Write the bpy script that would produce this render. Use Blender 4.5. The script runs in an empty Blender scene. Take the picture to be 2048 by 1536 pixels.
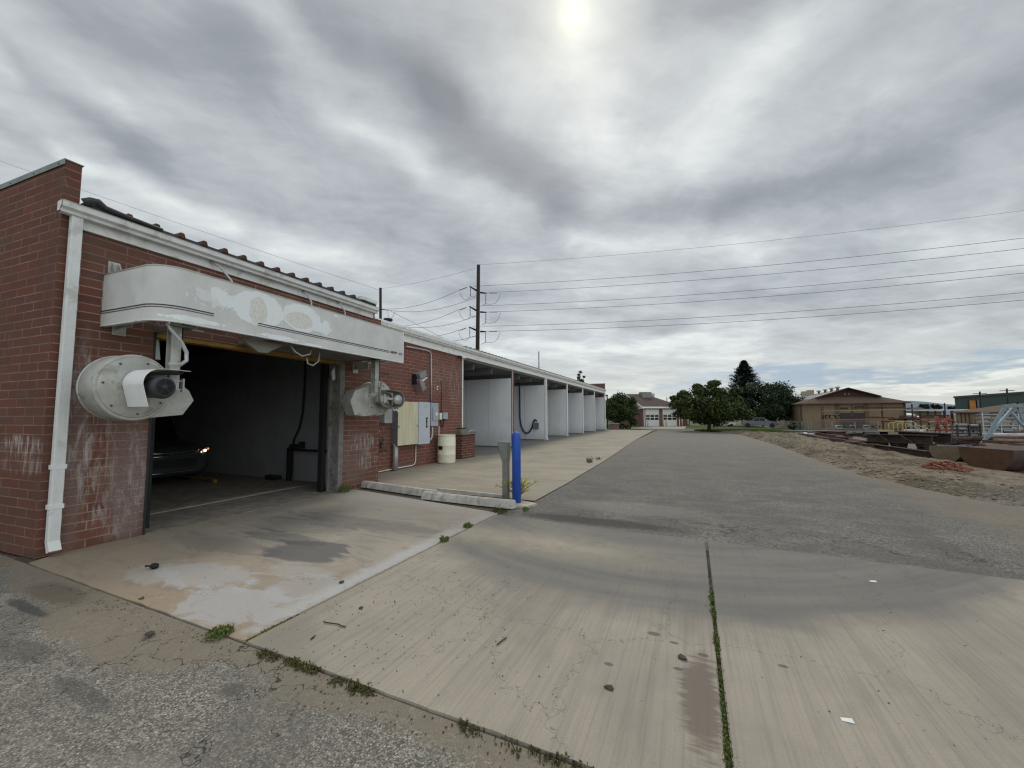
import bpy, bmesh, math, random
from mathutils import Vector, Matrix, noise as mnoise
random.seed(11)
R = math.radians
sc = bpy.context.scene
COL = sc.collection

# ------------------------------------------------------------------ camera
FPX, PITCH, ROLL, CX, CY, H = 790.0, R(4.0), 0.004, 1024.0, 777.3, 1.5
YAW = R(24.3263)
fw = Vector((-math.sin(YAW)*math.cos(PITCH), math.cos(YAW)*math.cos(PITCH), math.sin(PITCH)))
rt0 = Vector((math.cos(YAW), math.sin(YAW), 0))
up0 = rt0.cross(fw)
rt = (rt0*math.cos(ROLL) - up0*math.sin(ROLL)).normalized()
upv = rt.cross(fw).normalized()
CAM = Vector((0, 0, H))
cd = bpy.data.cameras.new("camera"); cam = bpy.data.objects.new("camera", cd); COL.objects.link(cam)
m = Matrix((rt, upv, -fw)).transposed().to_4x4(); m.translation = CAM
cam.matrix_world = m
cd.lens = FPX/2048*36; cd.sensor_width = 36; cd.shift_y = (CY-768)/2048
cd.clip_start = 0.05; cd.clip_end = 12000
sc.camera = cam
sc.cycles.use_denoising = True; sc.cycles.filter_width = 1.25; sc.cycles.sample_clamp_indirect = 4.0
sc.view_settings.view_transform = 'Standard'; sc.view_settings.look = 'None'
sc.view_settings.exposure = 0.30; sc.view_settings.gamma = 1.0

def ray(px, py):
    return fw + rt*((px-CX)/FPX) - upv*((py-CY)/FPX)
def ss(a, b, t):
    t = min(1, max(0, (t-a)/(b-a))); return t*t*(3-2*t)
def h0(x, y):
    return .14*ss(12, 24, y) - .022*min(42, max(0, y-38))
def hg(x, y):                                   # height of the ground sheet
    z = h0(x, y)
    k = 5*ss(50, 70, y); z -= .5*ss(7.6+k, 10.5+k, x)*ss(8, 14, y)
    return z
def gz(px, py, z):
    d = ray(px, py); return CAM + d*((z-H)/d.z)
def at(px, py, dz=0.0, f=hg):                   # where the sight line meets the ground
    z = 0.0
    for i in range(80):
        p = gz(px, py, z+dz); z = .6*z + .4*f(p.x, p.y)
    return gz(px, py, z+dz)
def atx(px, py, X):
    d = ray(px, py); return CAM + d*(X/d.x)
def aty(px, py, Y):
    d = ray(px, py); return CAM + d*(Y/d.y)
def depth(p): return (Vector(p)-CAM).dot(fw)

# ------------------------------------------------------------------ node helper
class S:
    def __init__(s, b, k): s.b = b; s.k = k
    def __add__(s, o): return s.b.m('ADD', s, o)
    __radd__ = __add__
    def __sub__(s, o): return s.b.m('SUBTRACT', s, o)
    def __rsub__(s, o): return s.b.m('SUBTRACT', o, s)
    def __mul__(s, o): return s.b.m('MULTIPLY', s, o)
    __rmul__ = __mul__
    def __truediv__(s, o): return s.b.m('DIVIDE', s, o)
class B:
    def __init__(s, tree): s.t = tree; s.t.nodes.clear()
    def new(s, typ, **kw):
        n = s.t.nodes.new(typ)
        for k, v in kw.items(): setattr(n, k, v)
        return n
    def put(s, inp, v):
        if isinstance(v, S): s.t.links.new(v.k, inp)
        elif isinstance(v, tuple) and inp.type == 'RGBA' and len(v) == 3: inp.default_value = (*v, 1)
        else: inp.default_value = v
    def m(s, op, *a, clamp=False):
        n = s.new('ShaderNodeMath', operation=op); n.use_clamp = clamp
        for i, v in enumerate(a): s.put(n.inputs[i], v)
        return S(s, n.outputs[0])
    def v(s, op, *a, out=0):
        n = s.new('ShaderNodeVectorMath', operation=op)
        for i, v in enumerate(a):
            s.put(n.inputs[3] if (op == 'SCALE' and i == 1) else n.inputs[i], v)
        return S(s, n.outputs[out])
    def clamp(s, a): return s.m('ADD', a, 0.0, clamp=True)
    def sm(s, a, lo, hi, t0=0.0, t1=1.0):        # smoothstep from lo to hi
        n = s.new('ShaderNodeMapRange', interpolation_type='SMOOTHSTEP')
        s.put(n.inputs[0], a); n.inputs[1].default_value = lo; n.inputs[2].default_value = hi
        n.inputs[3].default_value = t0; n.inputs[4].default_value = t1
        return S(s, n.outputs[0])
    def noise(s, vec, scale, detail=4, rough=.55, dist=0, col=False):
        n = s.new('ShaderNodeTexNoise'); s.put(n.inputs['Vector'], vec); n.inputs['Scale'].default_value = scale
        n.inputs['Detail'].default_value = detail; n.inputs['Roughness'].default_value = rough
        n.inputs['Distortion'].default_value = dist
        return S(s, n.outputs['Color' if col else 'Fac'])
    def vor(s, vec, scale, out='Distance', feat='F1'):
        n = s.new('ShaderNodeTexVoronoi', feature=feat); s.put(n.inputs['Vector'], vec); n.inputs['Scale'].default_value = scale
        return S(s, n.outputs[out])
    def mix(s, f, a, c, blend='MIX'):
        n = s.new('ShaderNodeMix', data_type='RGBA', blend_type=blend)
        s.put(n.inputs[0], f); s.put(n.inputs[6], a); s.put(n.inputs[7], c)
        return S(s, n.outputs[2])
    def comb(s, x, y, z=0.0):
        n = s.new('ShaderNodeCombineXYZ'); s.put(n.inputs[0], x); s.put(n.inputs[1], y); s.put(n.inputs[2], z)
        return S(s, n.outputs[0])
    def sep(s, v):
        n = s.new('ShaderNodeSeparateXYZ'); s.put(n.inputs[0], v); return [S(s, o) for o in n.outputs]
    def tex(s, which='Object'):
        return S(s, s.new('ShaderNodeTexCoord').outputs[which])
    def pos(s):
        return S(s, s.new('ShaderNodeNewGeometry').outputs['Position'])
    def island(s):
        return S(s, s.new('ShaderNodeNewGeometry').outputs['Random Per Island'])
    def ell(s, x, y, cx, cy, rx, ry, n=None, amt=.35):     # soft ellipse, 1 inside, edge broken by noise n
        dx = (x-cx)*(1/rx); dy = (y-cy)*(1/ry)
        d = s.m('SQRT', dx*dx + dy*dy)
        if n is not None: d = d + (n-.5)*(2*amt)
        return s.sm(d, .65, 1.2, 1.0, 0.0)
    def out(s, color, rough=.6, metal=0.0, bump=None, bs=.3, bd=.01, spec=.4, **kw):
        p = s.new('ShaderNodeBsdfPrincipled'); s.put(p.inputs['Base Color'], color); s.put(p.inputs['Roughness'], rough)
        s.put(p.inputs['Metallic'], metal); s.put(p.inputs['Specular IOR Level'], spec)
        for k, v in kw.items(): s.put(p.inputs[k], v)
        if bump is not None:
            n = s.new('ShaderNodeBump'); n.inputs['Strength'].default_value = bs; n.inputs['Distance'].default_value = bd
            s.put(n.inputs['Height'], bump); s.t.links.new(n.outputs[0], p.inputs['Normal'])
        o = s.new('ShaderNodeOutputMaterial'); s.t.links.new(p.outputs[0], o.inputs[0]); return p
def MT(name):
    mt = bpy.data.materials.new(name); mt.use_nodes = True; return mt, B(mt.node_tree)

# ------------------------------------------------------------------ world: overcast sky
w = bpy.data.worlds.new("World"); sc.world = w; w.use_nodes = True
b = B(w.node_tree)
sd = ray(1145, 30).normalized()
SUN_EL = math.asin(sd.z); SUN_AZ = math.atan2(sd.x, sd.y)
sky = b.new('ShaderNodeTexSky', sky_type='NISHITA', sun_disc=False, sun_elevation=SUN_EL, sun_rotation=SUN_AZ,
            altitude=1300, air_density=1.0, dust_density=2.0)
d = b.v('NORMALIZE', b.tex('Generated'))
dx, dy, dz = b.sep(d)
az = b.m('ARCTAN2', dx, dy); el = b.m('ARCSINE', dz)
zc = b.m('MAXIMUM', dz, 0.0) + .10
pl = b.comb(dx/zc, dy/zc, 0.0)                       # flat cloud layer
n1 = b.noise(pl, .9, 6, .6, .6)
# streaks run across the layer
r = R(38); dxs = (dx*math.cos(r) + dy*math.sin(r))/zc; dys = (dy*math.cos(r) - dx*math.sin(r))/zc
n2 = b.noise(b.comb(dxs*.42, dys*1.5, 3.3), 1.0, 7, .58, .9)
n3 = b.noise(b.comb(dxs*1.2, dys*3.2, 7.1), 1.6, 6, .6, .5)
warp = b.noise(pl, 1.1, 3, .5, .3, col=True); wx, wy, wz = b.sep(b.v('ADD', warp, b.v('SCALE', b.v('SUBTRACT', b.noise(pl, 3.2, 5, .6, 0, col=True), (.5, .5, .5)), .55)))
qx = az*b.m('COSINE', el) + (wx-.5)*.16; qy = el + (wy-.5)*.13
q = b.comb(qx, qy, 0.0)
def aep(px, py):
    v = ray(px, py).normalized(); e = math.asin(v.z); return Vector((math.atan2(v.x, v.y)*math.cos(e), e, 0))
def cap(p1, p2, wpx, s):
    A = aep(*p1); Bq = aep(*p2); ab = Bq-A
    if ab.length < 1e-4: ab = Vector((1e-3, 0, 0))
    sc_ = (aep(p1[0], p1[1]+20)-aep(p1[0], p1[1]-20)).length/40
    vv = b.v('SUBTRACT', q, tuple(A))
    t = b.m('MULTIPLY', b.v('DOT_PRODUCT', vv, tuple(ab), out=1), 1/ab.length_squared, clamp=True)
    pr = b.v('SCALE', tuple(ab), t)
    dd = b.v('LENGTH', b.v('SUBTRACT', vv, pr), out=1)
    g = dd*(1/(wpx*sc_)); return b.m('EXPONENT', g*g*-1.0)*s
dark = [((90,150),(300,285),34,.30),((150,0),(560,150),80,.30),((680,70),(900,200),48,.32),((880,220),(1090,370),62,.36),((480,60),(620,200),60,.15),
        ((1100,420),(1440,415),34,.20),((1440,415),(1640,360),34,.18),((1500,400),(1760,320),26,.12),((1760,320),(2100,140),80,.20),((1320,10),(1600,-20),50,.26),
        ((1400,590),(2100,560),34,.16),((900,510),(1010,600),46,.16),((640,420),(900,450),40,.10),((0,240),(90,290),26,.16),
        ((350,340),(560,400),30,.14),((760,330),(560,260),50,.08),((1250,640),(1500,660),16,.12),((1640,640),(2100,600),20,.12),
        ((1800,20),(2050,-10),60,.12)]
lite = [((600,190),(830,330),46,.20),((1150,150),(1240,330),80,.14),((1560,90),(1400,300),90,.17),((180,330),(450,450),34,.22),
        ((0,110),(240,200),30,.12),((1150,480),(1500,500),30,.18),((1000,690),(1500,692),20,.20),((1500,735),(1300,780),14,.12),
        ((1700,775),(2100,752),10,.26),((1800,450),(2048,480),40,.10),((1145,10),(1145,40),70,.12),((560,480),(860,590),30,.12)]
n4 = b.noise(b.comb(dxs*1.6, dys*2.4, 1.7), 2.6, 8, .62, .6)
n5 = b.noise(pl, 2.6, 8, .60, .5)
val = .545 + (n1-.5)*.50 + (n2-.5)*.30 + (n3-.5)*.26 + (n4-.5)*.24 + (n5-.5)*.42
for c in dark: val = val - cap(c[0], c[1], c[2]*1.15, c[3]*.85)
for c in lite: val = val + cap(*c)
cr = b.new('ShaderNodeValToRGB'); b.put(cr.inputs[0], val)
els = cr.color_ramp.elements
els[0].position = .05; els[0].color = (.19, .205, .218, 1)
els[1].position = 1.0; els[1].color = (.86, .87, .83, 1)
for p_, c_ in ((.35, (.300, .318, .332, 1)), (.6, (.475, .502, .505, 1)), (.8, (.665, .69, .67, 1))):
    e_ = els.new(p_); e_.color = c_
col = S(b, cr.outputs[0])
hz = b.sm(el, .02, .30, 1.0, 0.0)
col = b.mix(hz*.35, col, (.66, .66, .59))
blue = b.clamp(cap((1500,764),(2100,712),15,1.0) + cap((1330,770),(1620,748),14,.6))
col = b.mix(blue*.72, col, (.25, .34, .45))
# thin cloud lit from behind round the sun
ca = b.v('DOT_PRODUCT', d, tuple(sd), out=1); an = b.m('ARCCOSINE', b.m('MINIMUM', ca, 1.0))
g1 = b.m('EXPONENT', an*an*-1800.0); g3 = b.m('EXPONENT', an*an*-110.0); g2 = b.m('EXPONENT', an*-8.0)
glow = b.comb(g1*.16 + g3*.08 + g2*.12, g1*.155 + g3*.075 + g2*.115, g1*.05 + g3*.04 + g2*.09)
col = b.v('ADD', col, glow)
skc = b.v('SCALE', S(b, sky.outputs[0]), .10)
col = b.mix(.90, skc, col)
side = b.sm(dx*.8 - dy*.6, .1, .8)  # added boost: unseen sky behind right is brightened to light the facade
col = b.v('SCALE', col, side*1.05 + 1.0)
col = b.mix(b.sm(el, -.08, 0.0), (.25, .24, .22), col)
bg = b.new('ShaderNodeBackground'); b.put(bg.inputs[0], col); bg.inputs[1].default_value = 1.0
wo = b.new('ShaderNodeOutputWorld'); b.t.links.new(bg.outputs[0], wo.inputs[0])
w.cycles.sampling_method = 'MANUAL'; w.cycles.sample_map_resolution = 512

ld = bpy.data.lights.new("sun", 'SUN'); ld.energy = 0.9; ld.angle = R(14); ld.color = (1, .95, .87)
lo = bpy.data.objects.new("sun", ld); COL.objects.link(lo)
lo.rotation_euler = sd.to_track_quat('Z', 'Y').to_euler(); lo.location = (0, 0, 30)

# ------------------------------------------------------------------ mesh helper
WO = {}
def tag(o, label=None, cat=None, group=None, kind=None):
    if label: o['label'] = label
    if cat: o['category'] = cat
    if group: o['group'] = group
    if kind: o['kind'] = kind
    return o
def thing(name, label, cat, loc=(0, 0, 0), group=None):
    o = bpy.data.objects.new(name, None); COL.objects.link(o); o.location = loc; o.empty_display_size = .2
    WO[o.name] = Vector(loc); return tag(o, label, cat, group)
class MB:
    def __init__(s): s.bm = bmesh.new()
    def box(s, x0, x1, y0, y1, z0, z1, bev=0, rot=None, piv=None, taper=None):
        r = bmesh.ops.create_cube(s.bm, size=1); vs = r['verts']
        for v in vs:
            v.co = Vector(((x0+x1)/2 + v.co.x*(x1-x0), (y0+y1)/2 + v.co.y*(y1-y0), (z0+z1)/2 + v.co.z*(z1-z0)))
        if rot is not None:
            pv = Vector(piv) if piv is not None else Vector(((x0+x1)/2, (y0+y1)/2, (z0+z1)/2))
            mt = rot if isinstance(rot, Matrix) else Matrix.Rotation(rot, 3, 'Z')
            for v in vs: v.co = pv + mt @ (v.co-pv)
        if bev:
            es = list({e for v in vs for e in v.link_edges})
            bmesh.ops.bevel(s.bm, geom=es, offset=bev, segments=2, affect='EDGES', profile=.7)
        return s
    def bar(s, p0, p1, wd, ht, bev=0, up=(0, 0, 1)):
        p0 = Vector(p0); p1 = Vector(p1); d = p1-p0; L = d.length; d = d/L
        upq = Vector(up)
        if abs(d.dot(upq)) > .98: upq = Vector((1, 0, 0))
        sx = d.cross(upq).normalized(); u = sx.cross(d)
        vs = []
        for a in (0, L):
            for i, j in ((-1, -1), (1, -1), (1, 1), (-1, 1)):
                vs.append(s.bm.verts.new(p0 + d*a + sx*(i*wd/2) + u*(j*ht/2)))
        fs = [s.bm.faces.new([vs[k] for k in q]) for q in ((0,3,2,1), (4,5,6,7), (0,1,5,4), (1,2,6,5), (2,3,7,6), (3,0,4,7))]
        if bev: bmesh.ops.bevel(s.bm, geom=list({e for f in fs for e in f.edges}), offset=bev, segments=2, affect='EDGES')
        return s
    def ibeam(s, p0, p1, wd, ht, t):
        p0 = Vector(p0); p1 = Vector(p1)
        s.bar(p0+Vector((0, 0, ht/2-t/2)), p1+Vector((0, 0, ht/2-t/2)), wd, t)
        s.bar(p0-Vector((0, 0, ht/2-t/2)), p1-Vector((0, 0, ht/2-t/2)), wd, t)
        s.bar(p0, p1, t, ht-2*t-.002); return s
    def tube(s, pts, r, n=8, cap=True, r2=None):
        pts = [Vector(p) for p in pts]; rings = []; N = len(pts); prev = None
        for i, p in enumerate(pts):
            d = (pts[min(i+1, N-1)] - pts[max(i-1, 0)]).normalized()
            if prev is None:
                a = Vector((0, 0, 1)) if abs(d.z) < .9 else Vector((1, 0, 0)); u = d.cross(a).normalized()
            else: u = (prev - d*prev.dot(d)).normalized()
            prev = u; v = d.cross(u); rr = r if r2 is None else r + (r2-r)*i/(N-1)
            rings.append([s.bm.verts.new(p + (u*math.cos(t) + v*math.sin(t))*rr) for t in [2*math.pi*k/n for k in range(n)]])
        for A, C in zip(rings, rings[1:]):
            for k in range(n):
                f = s.bm.faces.new((A[k], A[(k+1) % n], C[(k+1) % n], C[k])); f.smooth = True
        if cap: s.bm.faces.new(rings[0][::-1]); s.bm.faces.new(rings[-1])
        return s
    def lathe(s, prof, o=(0, 0, 0), ax='Z', n=24, smooth=True):
        o = Vector(o); rings = []
        for rr, t in prof:
            ring = []
            for k in range(n):
                a = 2*math.pi*k/n; c, q = math.cos(a)*rr, math.sin(a)*rr
                v = {'Z': (c, q, t), 'X': (t, c, q), 'Y': (q, t, c)}[ax]
                ring.append(s.bm.verts.new(o+Vector(v)))
            rings.append(ring)
        for A, C in zip(rings, rings[1:]):
            for k in range(n):
                f = s.bm.faces.new((A[k], A[(k+1) % n], C[(k+1) % n], C[k])); f.smooth = smooth
        if prof[0][0] > 1e-5: s.bm.faces.new(rings[0][::-1])
        if prof[-1][0] > 1e-5: s.bm.faces.new(rings[-1])
        return s
    def prism(s, pts, ext):
        ext = Vector(ext); A = [s.bm.verts.new(Vector(p)) for p in pts]; C = [s.bm.verts.new(Vector(p)+ext) for p in pts]
        n = len(pts)
        s.bm.faces.new(A[::-1]); s.bm.faces.new(C)
        for k in range(n): s.bm.faces.new((A[k], A[(k+1) % n], C[(k+1) % n], C[k]))
        return s
    def shell(s, path, ext, th, smooth=True):        # bent sheet: open path of points, offset outward by th, extruded
        ext = Vector(ext); P = [Vector(p) for p in path]; e = ext.normalized(); O = []
        for i, p in enumerate(P):
            d = (P[min(i+1, len(P)-1)] - P[max(i-1, 0)]).normalized(); O.append(p + d.cross(e)*th)
        loop = P + O[::-1]
        A = [s.bm.verts.new(p) for p in loop]; C = [s.bm.verts.new(p+ext) for p in loop]; n = len(loop); h = len(P)
        for k in range(n):
            f = s.bm.faces.new((A[k], A[(k+1) % n], C[(k+1) % n], C[k])); f.smooth = False
        for i in range(h-1):
            s.bm.faces.new((A[i], A[i+1], A[n-2-i], A[n-1-i])); s.bm.faces.new((C[i], C[n-1-i], C[n-2-i], C[i+1]))
        return s
    def quad(s, a, b_, c, d_):
        s.bm.faces.new([s.bm.verts.new(Vector(v)) for v in (a, b_, c, d_)]); return s
    def tri(s, a, b_, c):
        s.bm.faces.new([s.bm.verts.new(Vector(v)) for v in (a, b_, c)]); return s
    def move(s, mat):
        for v in s.bm.verts: v.co = mat @ v.co
        return s
    def build(s, name, mat, parent=None, loc=None, fixn=True):
        o_ = Vector(loc) if loc is not None else (WO[parent.name] if parent is not None else Vector((0, 0, 0)))
        if fixn: bmesh.ops.recalc_face_normals(s.bm, faces=s.bm.faces)
        uv = s.bm.loops.layers.uv.new("UVMap")
        for f in s.bm.faces:
            n = f.normal; ax = max(range(3), key=lambda i: abs(n[i]))
            for l in f.loops:
                c = l.vert.co; l[uv].uv = (c.y, c.z) if ax == 0 else ((c.x, c.z) if ax == 1 else (c.x, c.y))
        if o_.length > 0:
            for v in s.bm.verts: v.co -= o_
        me = bpy.data.meshes.new(name); s.bm.to_mesh(me); s.bm.free()
        ob = bpy.data.objects.new(name, me); COL.objects.link(ob)
        if mat: me.materials.append(mat)
        WO[ob.name] = o_.copy()
        if parent is not None: ob.parent = parent; ob.location = o_ - WO[parent.name]
        else: ob.location = o_
        return ob
def buildeach(mb, name, mat, parent):              # every loose piece becomes an object of its own
    todo = set(mb.bm.verts); out = []
    while todo:
        st_ = [todo.pop()]; isl = set(st_)
        while st_:
            for e in st_.pop().link_edges:
                for v in e.verts:
                    if v in todo: todo.discard(v); isl.add(v); st_.append(v)
        nb = MB(); mp = {v: nb.bm.verts.new(v.co) for v in isl}
        for f in {f for v in isl for f in v.link_faces}: g = nb.bm.faces.new([mp[v] for v in f.verts]); g.smooth = f.smooth
        out.append(nb.build(name, mat, parent))
    mb.bm.free(); return out
def dup(root, loc, rz=0, label=None, group=None, scale=None):
    r = root.copy(); COL.objects.link(r); r.location = loc; r.rotation_euler = (0, 0, rz)
    if scale: r.scale = scale
    if label: r['label'] = label
    if group: r['group'] = group
    for ch in list(root.children):
        c = ch.copy(); COL.objects.link(c); c.parent = r
        for g in ch.children:
            e = g.copy(); COL.objects.link(e); e.parent = c
    return r

# ------------------------------------------------------------------ materials
def plain(name, c, rough=.6, metal=0, var=.15, scale=6, bs=.15, bd=.004, dirt=None, dirtamt=.5, dscale=3, spec=.4, fine=60):
    mt, b = MT(name); o = b.tex()
    n = b.noise(o, scale, 5, .6); k = b.noise(o, fine, 3, .6)
    cc = b.mix(b.sm(n, .3, .7), tuple(v*(1-var) for v in c), tuple(min(1, v*(1+var)) for v in c))
    cc = b.mix(k*.18, cc, tuple(v*.5 for v in c))
    if dirt is not None:
        dn = b.noise(o, dscale, 6, .65, .6); cc = b.mix(b.sm(dn, .52, .68)*dirtamt, cc, dirt)
    b.out(cc, rough, metal, bump=n*.5+k*.5, bs=bs, bd=bd, spec=spec); return mt
WHITE = plain('white_paint', (.76, .77, .76), .5, var=.05, dirt=(.33, .30, .25), dirtamt=.35, dscale=5)
WTRIM = plain('white_trim', (.74, .75, .74), .55, var=.06, dirt=(.25, .22, .18), dirtamt=.4, dscale=4)
ALU = plain('cast_aluminium', (.43, .43, .395), .5, .35, var=.14, dirt=(.20, .19, .16), dirtamt=.7, dscale=5)
ALUD = plain('dull_metal', (.23, .23, .21), .6, .3, var=.2, dirt=(.12, .10, .08), dirtamt=.5)
STEEL = plain('stainless_steel', (.30, .31, .30), .38, .85, var=.12, bs=.03)
GALV = plain('galvanised_steel', (.44, .46, .47), .5, .5, var=.15)
BLACKM = plain('black_motor_paint', (.045, .048, .055), .45, .1)
BLACK = plain('black_rubber', (.012, .012, .013), .7)
DARKM = plain('dark_metal', (.03, .03, .032), .5, .3)
BOLT = plain('bolt_steel', (.10, .09, .08), .5, .6)
RUST = plain('rusty_steel', (.088, .042, .034), .8, 0, var=.4, scale=4, dirt=(.20, .10, .07), dirtamt=.5)
RUST2 = plain('brown_rusty_steel', (.062, .040, .036), .75, 0, var=.35, dirt=(.16, .085, .06), dirtamt=.5)
RUSTO = plain('orange_rust', (.10, .036, .018), .8, 0, var=.3)
TANEND = plain('dusty_steel_end', (.20, .155, .11), .8, 0, var=.2, dirt=(.10, .06, .045), dirtamt=.5, dscale=6)
RUSTEND = plain('rusty_end_plate', (.115, .060, .034), .8, 0, var=.2, dirt=(.08, .045, .03), dirtamt=.5, dscale=6)
ORBEAM = plain('faded_orange_paint', (.30, .105, .05), .6, 0, var=.2)
TANBEAM = plain('faded_tan_paint', (.30, .20, .11), .6, 0, var=.2)
REDP = plain('red_frame_paint', (.26, .055, .04), .6)
YELP = plain('yellow_rail_paint', (.55, .40, .10), .5, 0, var=.15)
BLUEGREY = plain('blue_grey_paint', (.20, .275, .31), .5, 0, var=.1, dirt=(.35, .38, .37), dirtamt=.4)
GREYBOX = plain('grey_enclosure_paint', (.37, .41, .45), .5, 0, var=.06, dirt=(.18, .17, .15), dirtamt=.3)
GREYBLUE = plain('pale_blue_grey_enclosure', (.50, .54, .61), .5, 0, var=.05, dirt=(.2, .2, .2), dirtamt=.25)
BRASS = plain('brass_tag', (.35, .22, .08), .5, .5)
CONC = plain('cast_concrete', (.50, .48, .44), .85, 0, var=.2, scale=5, bs=.5, dirt=(.16, .14, .11), dirtamt=.6, dscale=7)
BLUEP = plain('blue_bollard_plastic', (.022, .095, .46), .5, 0, var=.12, bs=.08, spec=.4, dirt=(.06, .10, .25), dirtamt=.5, dscale=5)
CREAM = plain('cream_plastic', (.78, .76, .60), .45, 0, var=.05, dirt=(.38, .33, .22), dirtamt=.3)
WOODP = plain('dark_pole_wood', (.028, .021, .018), .85, 0, var=.3)
WIRE = plain('wire_metal', (.20, .20, .23), .6, .2)
GLASS = plain('dark_glass', (.012, .014, .016), .08, 0, spec=.6, bs=0)
CHROME = plain('chrome', (.60, .60, .62), .15, .95, bs=0)
SOFFIT = plain('grey_soffit', (.16, .16, .165), .8, 0)
PARTW = None
YLINT = plain('yellow_lintel_paint', (.30, .18, .04), .6, 0, var=.2, dirt=(.08, .05, .03), dirtamt=.5)
TILEB = plain('dark_roof_panel', (.05, .05, .052), .6, .2)
BARK = plain('bark', (.06, .045, .032), .9, 0, var=.3, scale=12, bs=.6)
WPLAS = plain('white_plastic', (.82, .83, .83), .4, 0, var=.04)
TARP = plain('grey_tarp', (.30, .32, .34), .6)
REDBR = plain('broken_red_brick', (.26, .10, .062), .9, 0, var=.3, fine=20)
SAND = plain('dry_soil', (.30, .235, .16), .95, 0, var=.25, fine=30)

def brick_mat(name, c1, c2, mor, bw=.406, rh=.1016, ms=.008, eff=.5, drips=None):
    mt, b = MT(name); uv = b.tex('UV'); u, v, _ = b.sep(uv)
    wob = b.noise(uv, 9, 2, .5, 0, col=True)
    uvw = b.v('ADD', uv, b.v('SCALE', b.v('SUBTRACT', wob, (.5, .5, .5)), .006))
    n = b.new('ShaderNodeTexBrick', offset=.5); b.put(n.inputs['Vector'], uvw)
    n.inputs['Scale'].default_value = 1; n.inputs['Mortar Size'].default_value = ms; n.inputs['Mortar Smooth'].default_value = .3
    n.inputs['Brick Width'].default_value = bw; n.inputs['Row Height'].default_value = rh; n.inputs['Bias'].default_value = .1
    b.put(n.inputs['Color1'], c1); b.put(n.inputs['Color2'], c2); b.put(n.inputs['Mortar'], mor)
    f = S(b, n.outputs['Fac']); c = S(b, n.outputs['Color'])
    big = b.noise(uv, 1.3, 5, .6); fine = b.noise(uv, 70, 4, .7)
    c = b.mix(b.sm(big, .42, .68)*.55, c, (c1[0]*.62, c1[1]*.9, c1[2]*.95))
    c = b.mix(b.sm(fine, .45, .8)*.30, c, (c1[0]*.45, c1[1]*.45, c1[2]*.45))
    pt = b.noise(b.comb(u*1.2, v*5.0, 1.0), 1.0, 5, .65, .4); c = b.mix(b.sm(pt, .48, .66)*.5, c, (c1[0]*.5+.03, c1[1]*.7+.035, c1[2]*.8+.035))
    # white salts: vertical runs and patches that start at mortar joints
    nd = b.noise(b.comb(u*7, v*1.6, 2.0), 1.0, 6, .7, .8)
    zone = b.noise(b.comb(u*.8, v*.9, 9.0), 1.0, 3, .5)
    salt = b.sm(nd, .58, .72)*b.sm(zone, .46, .60)*eff
    mo = b.noise(uv, 3.0, 4, .6)
    c = b.mix(f*b.sm(mo, .35, .6, .75, .15), c, (c1[0]*1.15, c1[1]*1.1, c1[2]*1.1))
    salt2 = b.sm(b.noise(uv, 22, 5, .75), .60, .72)*b.sm(zone, .44, .6)*eff*.8
    c = b.mix(b.clamp(salt + salt2)*.62, c, (.36, .33, .30))
    if drips is not None:
        sg = b.noise(uv, 4.5, 6, .7, .4); sm_ = b.clamp(b.ell(u, v, 2.60, .75, .22, .85, sg, .4) + b.ell(u, v, 2.10, 1.2, .10, 1.3, sg, .5)*.8 + b.ell(u, v, 6.3, .7, .45, .6, sg, .5)*.5)
        c = b.mix(sm_*b.sm(fine, .25, .6)*.62, c, (.235, .19, .18)); c = b.mix(sm_*b.sm(b.noise(uv, 30, 5, .8), .56, .66)*.6, c, (.42, .39, .36))
    if drips is not None:
        for (ux, vz, ru, rv, amt) in drips:
            g = b.noise(b.comb(u*17, v*2.6, 4.0), 1.0, 7, .75, .6)
            msk = b.ell(u, v, ux, vz, ru, rv)*b.sm(g, .45, .66)*b.sm(fine, .3, .6, .5, 1.0)*amt
            c = b.mix(msk, c, (.50, .48, .45))
    b.out(c, .88, 0, bump=(1.0-f)*.7 + fine*.4 + big*.2, bs=.55, bd=.008, spec=.2); return mt
BRICK = brick_mat('red_brick', (.195, .082, .056), (.135, .061, .047), (.34, .275, .235), ms=.0075, eff=.95,
                  drips=[(-6.85, 1.22, .55, .13, .9), (-6.75, 1.0, .5, .12, .6), (2.30, 1.05, .18, .5, .55), (2.25, .55, .15, .3, .5), (6.45, .95, .45, .2, .8), (6.6, .55, .3, .2, .6), (2.12, 1.6, .12, .9, .7), (2.5, .35, .25, .35, .35), (2.66, .8, .12, .6, .45)])
BRICKS = brick_mat('red_brick_side', (.170, .068, .047), (.135, .056, .043), (.28, .215, .18), ms=.007, eff=.55,
                  drips=[(-6.95, 1.19, .55, .12, .95), (-6.85, .98, .5, .12, .55)])
BRICK2 = brick_mat('washed_red_brick', (.225, .088, .064), (.175, .073, .058), (.37, .30, .265), bw=.3, ms=.0075, eff=.75,
                  drips=[(7.6, 1.0, .3, .2, .5), (10.9, 2.9, .5, .6, .3), (11.9, 2.6, .5, .9, .35)])
BRICK3 = brick_mat('station_brick', (.17, .075, .062), (.14, .062, .055), (.25, .19, .17), bw=.3, rh=.09, eff=.1)

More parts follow.
